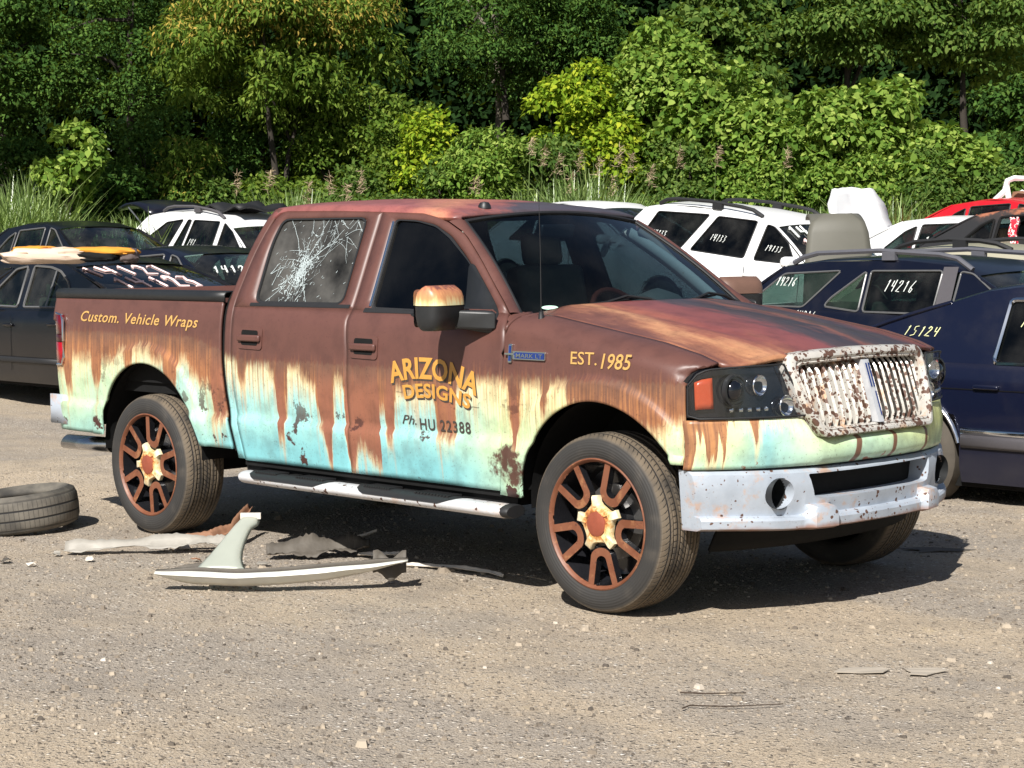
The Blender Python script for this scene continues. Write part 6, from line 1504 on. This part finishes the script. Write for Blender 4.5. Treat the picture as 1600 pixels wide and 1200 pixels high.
# big off-frame tree, added so its crown shades the left of the tree line
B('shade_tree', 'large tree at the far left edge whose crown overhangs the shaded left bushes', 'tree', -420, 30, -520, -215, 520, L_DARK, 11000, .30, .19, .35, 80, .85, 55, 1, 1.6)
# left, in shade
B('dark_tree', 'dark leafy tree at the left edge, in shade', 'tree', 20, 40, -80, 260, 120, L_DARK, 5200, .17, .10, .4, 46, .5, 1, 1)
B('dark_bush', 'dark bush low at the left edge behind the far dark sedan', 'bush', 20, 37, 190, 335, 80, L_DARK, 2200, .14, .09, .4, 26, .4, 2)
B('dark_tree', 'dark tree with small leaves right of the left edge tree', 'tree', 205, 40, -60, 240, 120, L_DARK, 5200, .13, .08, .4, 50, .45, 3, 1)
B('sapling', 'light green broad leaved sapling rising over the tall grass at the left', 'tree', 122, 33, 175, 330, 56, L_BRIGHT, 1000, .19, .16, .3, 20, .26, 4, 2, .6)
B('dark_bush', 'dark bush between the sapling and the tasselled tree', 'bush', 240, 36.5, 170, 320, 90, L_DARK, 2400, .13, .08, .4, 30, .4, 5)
# tasselled tree in the middle left
B('tassel_tree', 'broad tree with drooping leaves and tan seed tassels over the white estate', 'tree', 440, 37.5, -75, 235, 205, L_OLIVE, 12500, .20, .08, .9, 110, .5, 6, 2, extra=(L_SEED, 9000, .11, .04, .0, .9, 'seed_tassels'))
B('tassel_bush', 'small bush with tan tassels low in front of the tasselled tree', 'bush', 300, 35.5, 170, 260, 45, L_OLIVE, 900, .15, .06, .8, 16, .32, 7, 2, extra=(L_SEED, 400, .09, .03, -.1, .8, 'seed_tassels'))
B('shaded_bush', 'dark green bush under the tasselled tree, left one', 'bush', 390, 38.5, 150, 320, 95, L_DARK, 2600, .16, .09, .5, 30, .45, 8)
B('shaded_bush', 'dark green bush under the tasselled tree, right one', 'bush', 530, 38, 160, 315, 95, L_OLIVE, 2600, .16, .09, .5, 30, .45, 9)
B('shaded_bush', 'olive bush above the roof of the truck, left of the bright shrubs', 'bush', 620, 37, 110, 310, 75, L_OLIVE, 2600, .15, .09, .4, 30, .42, 10)
B('yellow_shrub', 'thin yellow green shrub above the cab roof', 'bush', 668, 36, 120, 250, 48, L_YELLOW, 700, .15, .10, .4, 20, .3, 11)
# middle
B('fine_tree', 'dark green feathery tree with a pale bare trunk above the cab', 'tree', 790, 40, -70, 200, 130, L_DARK, 5600, .15, .07, .5, 55, .45, 12, 1)
mb = MB(); x, y = world(40.8, -25*40.8/FPX); mb.tube([(x, y, gz(x, y)), (x+.1, y+.1, 4.5), (x, y, 7.5), (x+.1, y, 10)], [.10, .085, .07, .05], 10)
for k in range(5): mb.tube([(x, y, 5+k), (x+(-1)**k*.9, y+.3, 5.6+k), (x+(-1)**k*1.6, y+.4, 6.4+k)], [.05, .035, .015], 6)
_t = mb.build('dead_tree', simple('pale_bark', lin((104, 96, 84)), .9, var=.3, vs=10), None, 60); tag(_t, 'pale bare tree trunk above the cab roof, among dark foliage', 'tree', TREE_GROUP)
B('fine_tree', 'dark green tree between the pale trunk and the vine bushes', 'tree', 890, 40, -60, 160, 90, L_DARK, 3600, .16, .08, .5, 40, .45, 13, 1)
B('low_shrub', 'bright green shrub right above the cab roof', 'bush', 765, 35, 190, 310, 75, L_BRIGHT, 2000, .17, .08, .4, 30, .34, 14)
B('low_shrub', 'green shrub between the bright shrub and the yellow bush', 'bush', 850, 35.5, 200, 320, 70, L_MID, 1900, .16, .09, .4, 28, .34, 15)
B('yellow_bush', 'yellow green bush above the windscreen of the truck', 'bush', 915, 36.5, 100, 265, 85, L_YELLOW, 3200, .17, .13, .4, 40, .36, 16)
# bright vine bushes on the right
B('vine_bush', 'tall bright green vine bush with round top, left of the white SUV roof', 'bush', 1025, 37.5, 30, 290, 105, L_BRIGHT, 5200, .19, .15, .4, 60, .42, 17)
B('vine_bush', 'bright green vine bush over the white SUV, big leaves', 'bush', 1150, 36, 85, 320, 105, L_BRIGHT, 5200, .22, .18, .4, 60, .42, 18)
B('vine_bush', 'mid green vine bush at the top, between two bright bushes', 'bush', 1120, 39.5, -60, 150, 125, L_MID, 5000, .20, .16, .4, 50, .45, 19)
B('vine_bush', 'bright vine bush over the taupe bonnet', 'bush', 1270, 35.5, 125, 335, 95, L_BRIGHT, 4400, .20, .17, .4, 50, .40, 20)
B('vine_bush', 'large leaved bright bush over the red roof', 'bush', 1400, 35.5, 120, 330, 95, L_BRIGHT, 4200, .22, .19, .45, 46, .40, 21)
B('vine_bush', 'bright bush left of the white car door', 'bush', 1495, 35, 200, 320, 62, L_BRIGHT, 1700, .20, .17, .45, 24, .36, 22)
B('hanging_vine', 'tree hung with green vines at the top right, left of two', 'tree', 1330, 39, -80, 140, 115, L_MID, 4600, .18, .12, .8, 50, .45, 23, 1)
B('hanging_vine', 'tree hung with green vines at the top right corner', 'tree', 1520, 39, -80, 170, 120, L_MID, 4800, .18, .12, .8, 50, .45, 24, 1)
B('dark_bush', 'dark green bush at the right edge above the white door', 'bush', 1585, 37, 110, 300, 70, L_DARK, 2600, .17, .12, .4, 30, .42, 25)
B('fill_bush', 'mid green bush low behind the white sedan and the vine bushes', 'bush', 1210, 38.5, 170, 340, 110, L_MID, 2600, .17, .12, .4, 34, .45, 26)
B('fill_bush', 'mid green bush low behind the yellow bush', 'bush', 960, 38.5, 200, 340, 110, L_MID, 2600, .17, .12, .4, 34, .45, 27)
for i, (u, t, v, L_, w_) in enumerate(((330, 35.5, 262, L_MID, 70), (450, 35.5, 262, L_OLIVE, 80), (570, 35.5, 258, L_MID, 80), (690, 35.5, 235, L_MID, 75), (1060, 35, 225, L_MID, 80), (1200, 34.8, 235, L_BRIGHT, 85), (1330, 34.6, 240, L_BRIGHT, 80), (1440, 34.6, 245, L_MID, 80), (1560, 34.6, 262, L_MID, 80), (80, 35, 262, L_DARK, 80), (200, 35, 255, L_DARK, 80))):
    B('edge_shrub', 'low leafy shrub %s' % ('beside the white estate', 'under the tasselled tree', 'behind the rear of the cab', 'over the front of the cab', 'over the windscreen', 'above the white SUV', 'above the taupe bonnet', 'above the red roof', 'above the white car door', 'behind the far dark sedan', 'behind the raised tailgate')[i], 'bush', u, t, v, 350, w_, L_, 1700, .15, .10, .4, 26, .34, 400+i)
# grass and reeds along the edge of the lot
def grass(name, n, tr, ur, hr, seed, mat, width=.022, dens=None):
    g = np.random.default_rng(seed); t = g.uniform(*tr, n); u = g.uniform(*ur, n); l = (u-800)*t/FPX
    x = CAM_P.x+t*math.cos(YAW)+l*math.sin(YAW); y = CAM_P.y+t*math.sin(YAW)-l*math.cos(YAW)
    z = np.interp(t, [17, 20, 23, 26, 29, 33, 42, 60, 120], [0, .05, .28, .52, .66, .82, 1.15, 1.6, 2.5])-.03
    h = g.uniform(*hr, n)*(.8+.2*np.sin(u*.021+seed)*np.sin(u*.0073+1.3))*g.uniform(.6, 1.0, n)
    if dens is not None:
        h *= np.interp(u, *dens)
    b = np.stack([x, y, z], 1); a = g.uniform(0, 6.28, n); lean = g.uniform(.03, .30, n)
    d = np.stack([np.cos(a)*lean, np.sin(a)*lean, np.ones(n)], 1); sd = np.stack([-np.sin(a), np.cos(a), np.zeros(n)], 1)*(width*g.uniform(.6, 1.5, n))[:, None]
    m1 = b+d*(h*.55)[:, None]; tip = b+np.stack([np.cos(a)*lean*2.3, np.sin(a)*lean*2.3, np.ones(n)*.95], 1)*h[:, None]
    V = np.empty((2*n, 4, 3)); V[:n, 0] = b-sd; V[:n, 1] = b+sd; V[:n, 2] = m1+sd*.9; V[:n, 3] = m1-sd*.9
    V[n:, 0] = m1-sd*.9; V[n:, 1] = m1+sd*.9; V[n:, 2] = tip+sd*.1; V[n:, 3] = tip-sd*.1
    return tag(quads(name, V.reshape(-1, 3), mat), kind='stuff')
D_ = ([-60, 60, 180, 260, 420, 560, 640, 760, 900, 1000, 1100, 1250, 1330, 1450, 1660], [.95, 1.15, .95, .8, .95, .9, .7, 1.0, 1.1, 1.0, .9, 1.1, .8, .9, .8])
grass('tall_grass', 24000, (31, 34.5), (-80, 1680), (1.5, 2.3), 1, L_GRASS, .020, D_)
grass('tall_grass', 5000, (30, 33), (-80, 330), (1.4, 2.1), 2, L_GRASS, .018)
grass('tall_grass', 4000, (31.5, 34), (760, 1060), (1.3, 2.1), 3, L_GRASS, .020)
grass('tall_grass', 6000, (26.5, 31), (-80, 260), (.35, .8), 4, L_GRASS, .014)
# reed plumes one can count
for i, (u, v, t) in enumerate(((368, 292, 33), (420, 288, 33), (478, 310, 32.5), (512, 296, 33), (560, 292, 33), (826, 240, 34), (845, 258, 33.5), (868, 270, 33), (900, 262, 34), (930, 275, 33), (962, 258, 33.5), (980, 268, 33), (1055, 262, 34), (1115, 258, 34), (1222, 262, 34), (885, 300, 32.5), (950, 305, 32.5), (740, 300, 33), (1010, 290, 33), (538, 312, 32.5))):
    g = np.random.default_rng(300+i); x, y = world(t, (u-800)*t/FPX); zt = CAM_P.z+(385-v)*t/FPX; b = gz(x, y)
    root = empty('reed', (x, y, b)); tag(root, 'reed stalk with a pinkish brown plume above the grass', 'reed', 'reeds with plumes along the grass edge')
    mb = MB(); mb.tube([(0, 0, 0), (.02, .01, (zt-b)*.6), (.06, .03, zt-b)], [.010, .008, .004], 5); mb.build('stalk', L_GRASS, root, 60)
    n = 64; s = g.random(n); c = np.stack([.06+.05*s+g.normal(size=n)*.035*(1.1-s), .03+g.normal(size=n)*.035*(1.1-s), zt-b-.10+.34*s], 1)
    ax = unit(np.stack([.4+g.normal(size=n)*.4, g.normal(size=n)*.4, .6-1.0*g.random(n)], 1)); sd = unit(np.cross(ax, g.normal(size=(n, 3))))*.006
    V = np.empty((n, 4, 3)); V[:, 0] = c-sd; V[:, 1] = c+sd; V[:, 2] = c+ax*.10+sd*.4; V[:, 3] = c+ax*.10-sd*.4
    quads('plume', V.reshape(-1, 3), L_PLUME, root)
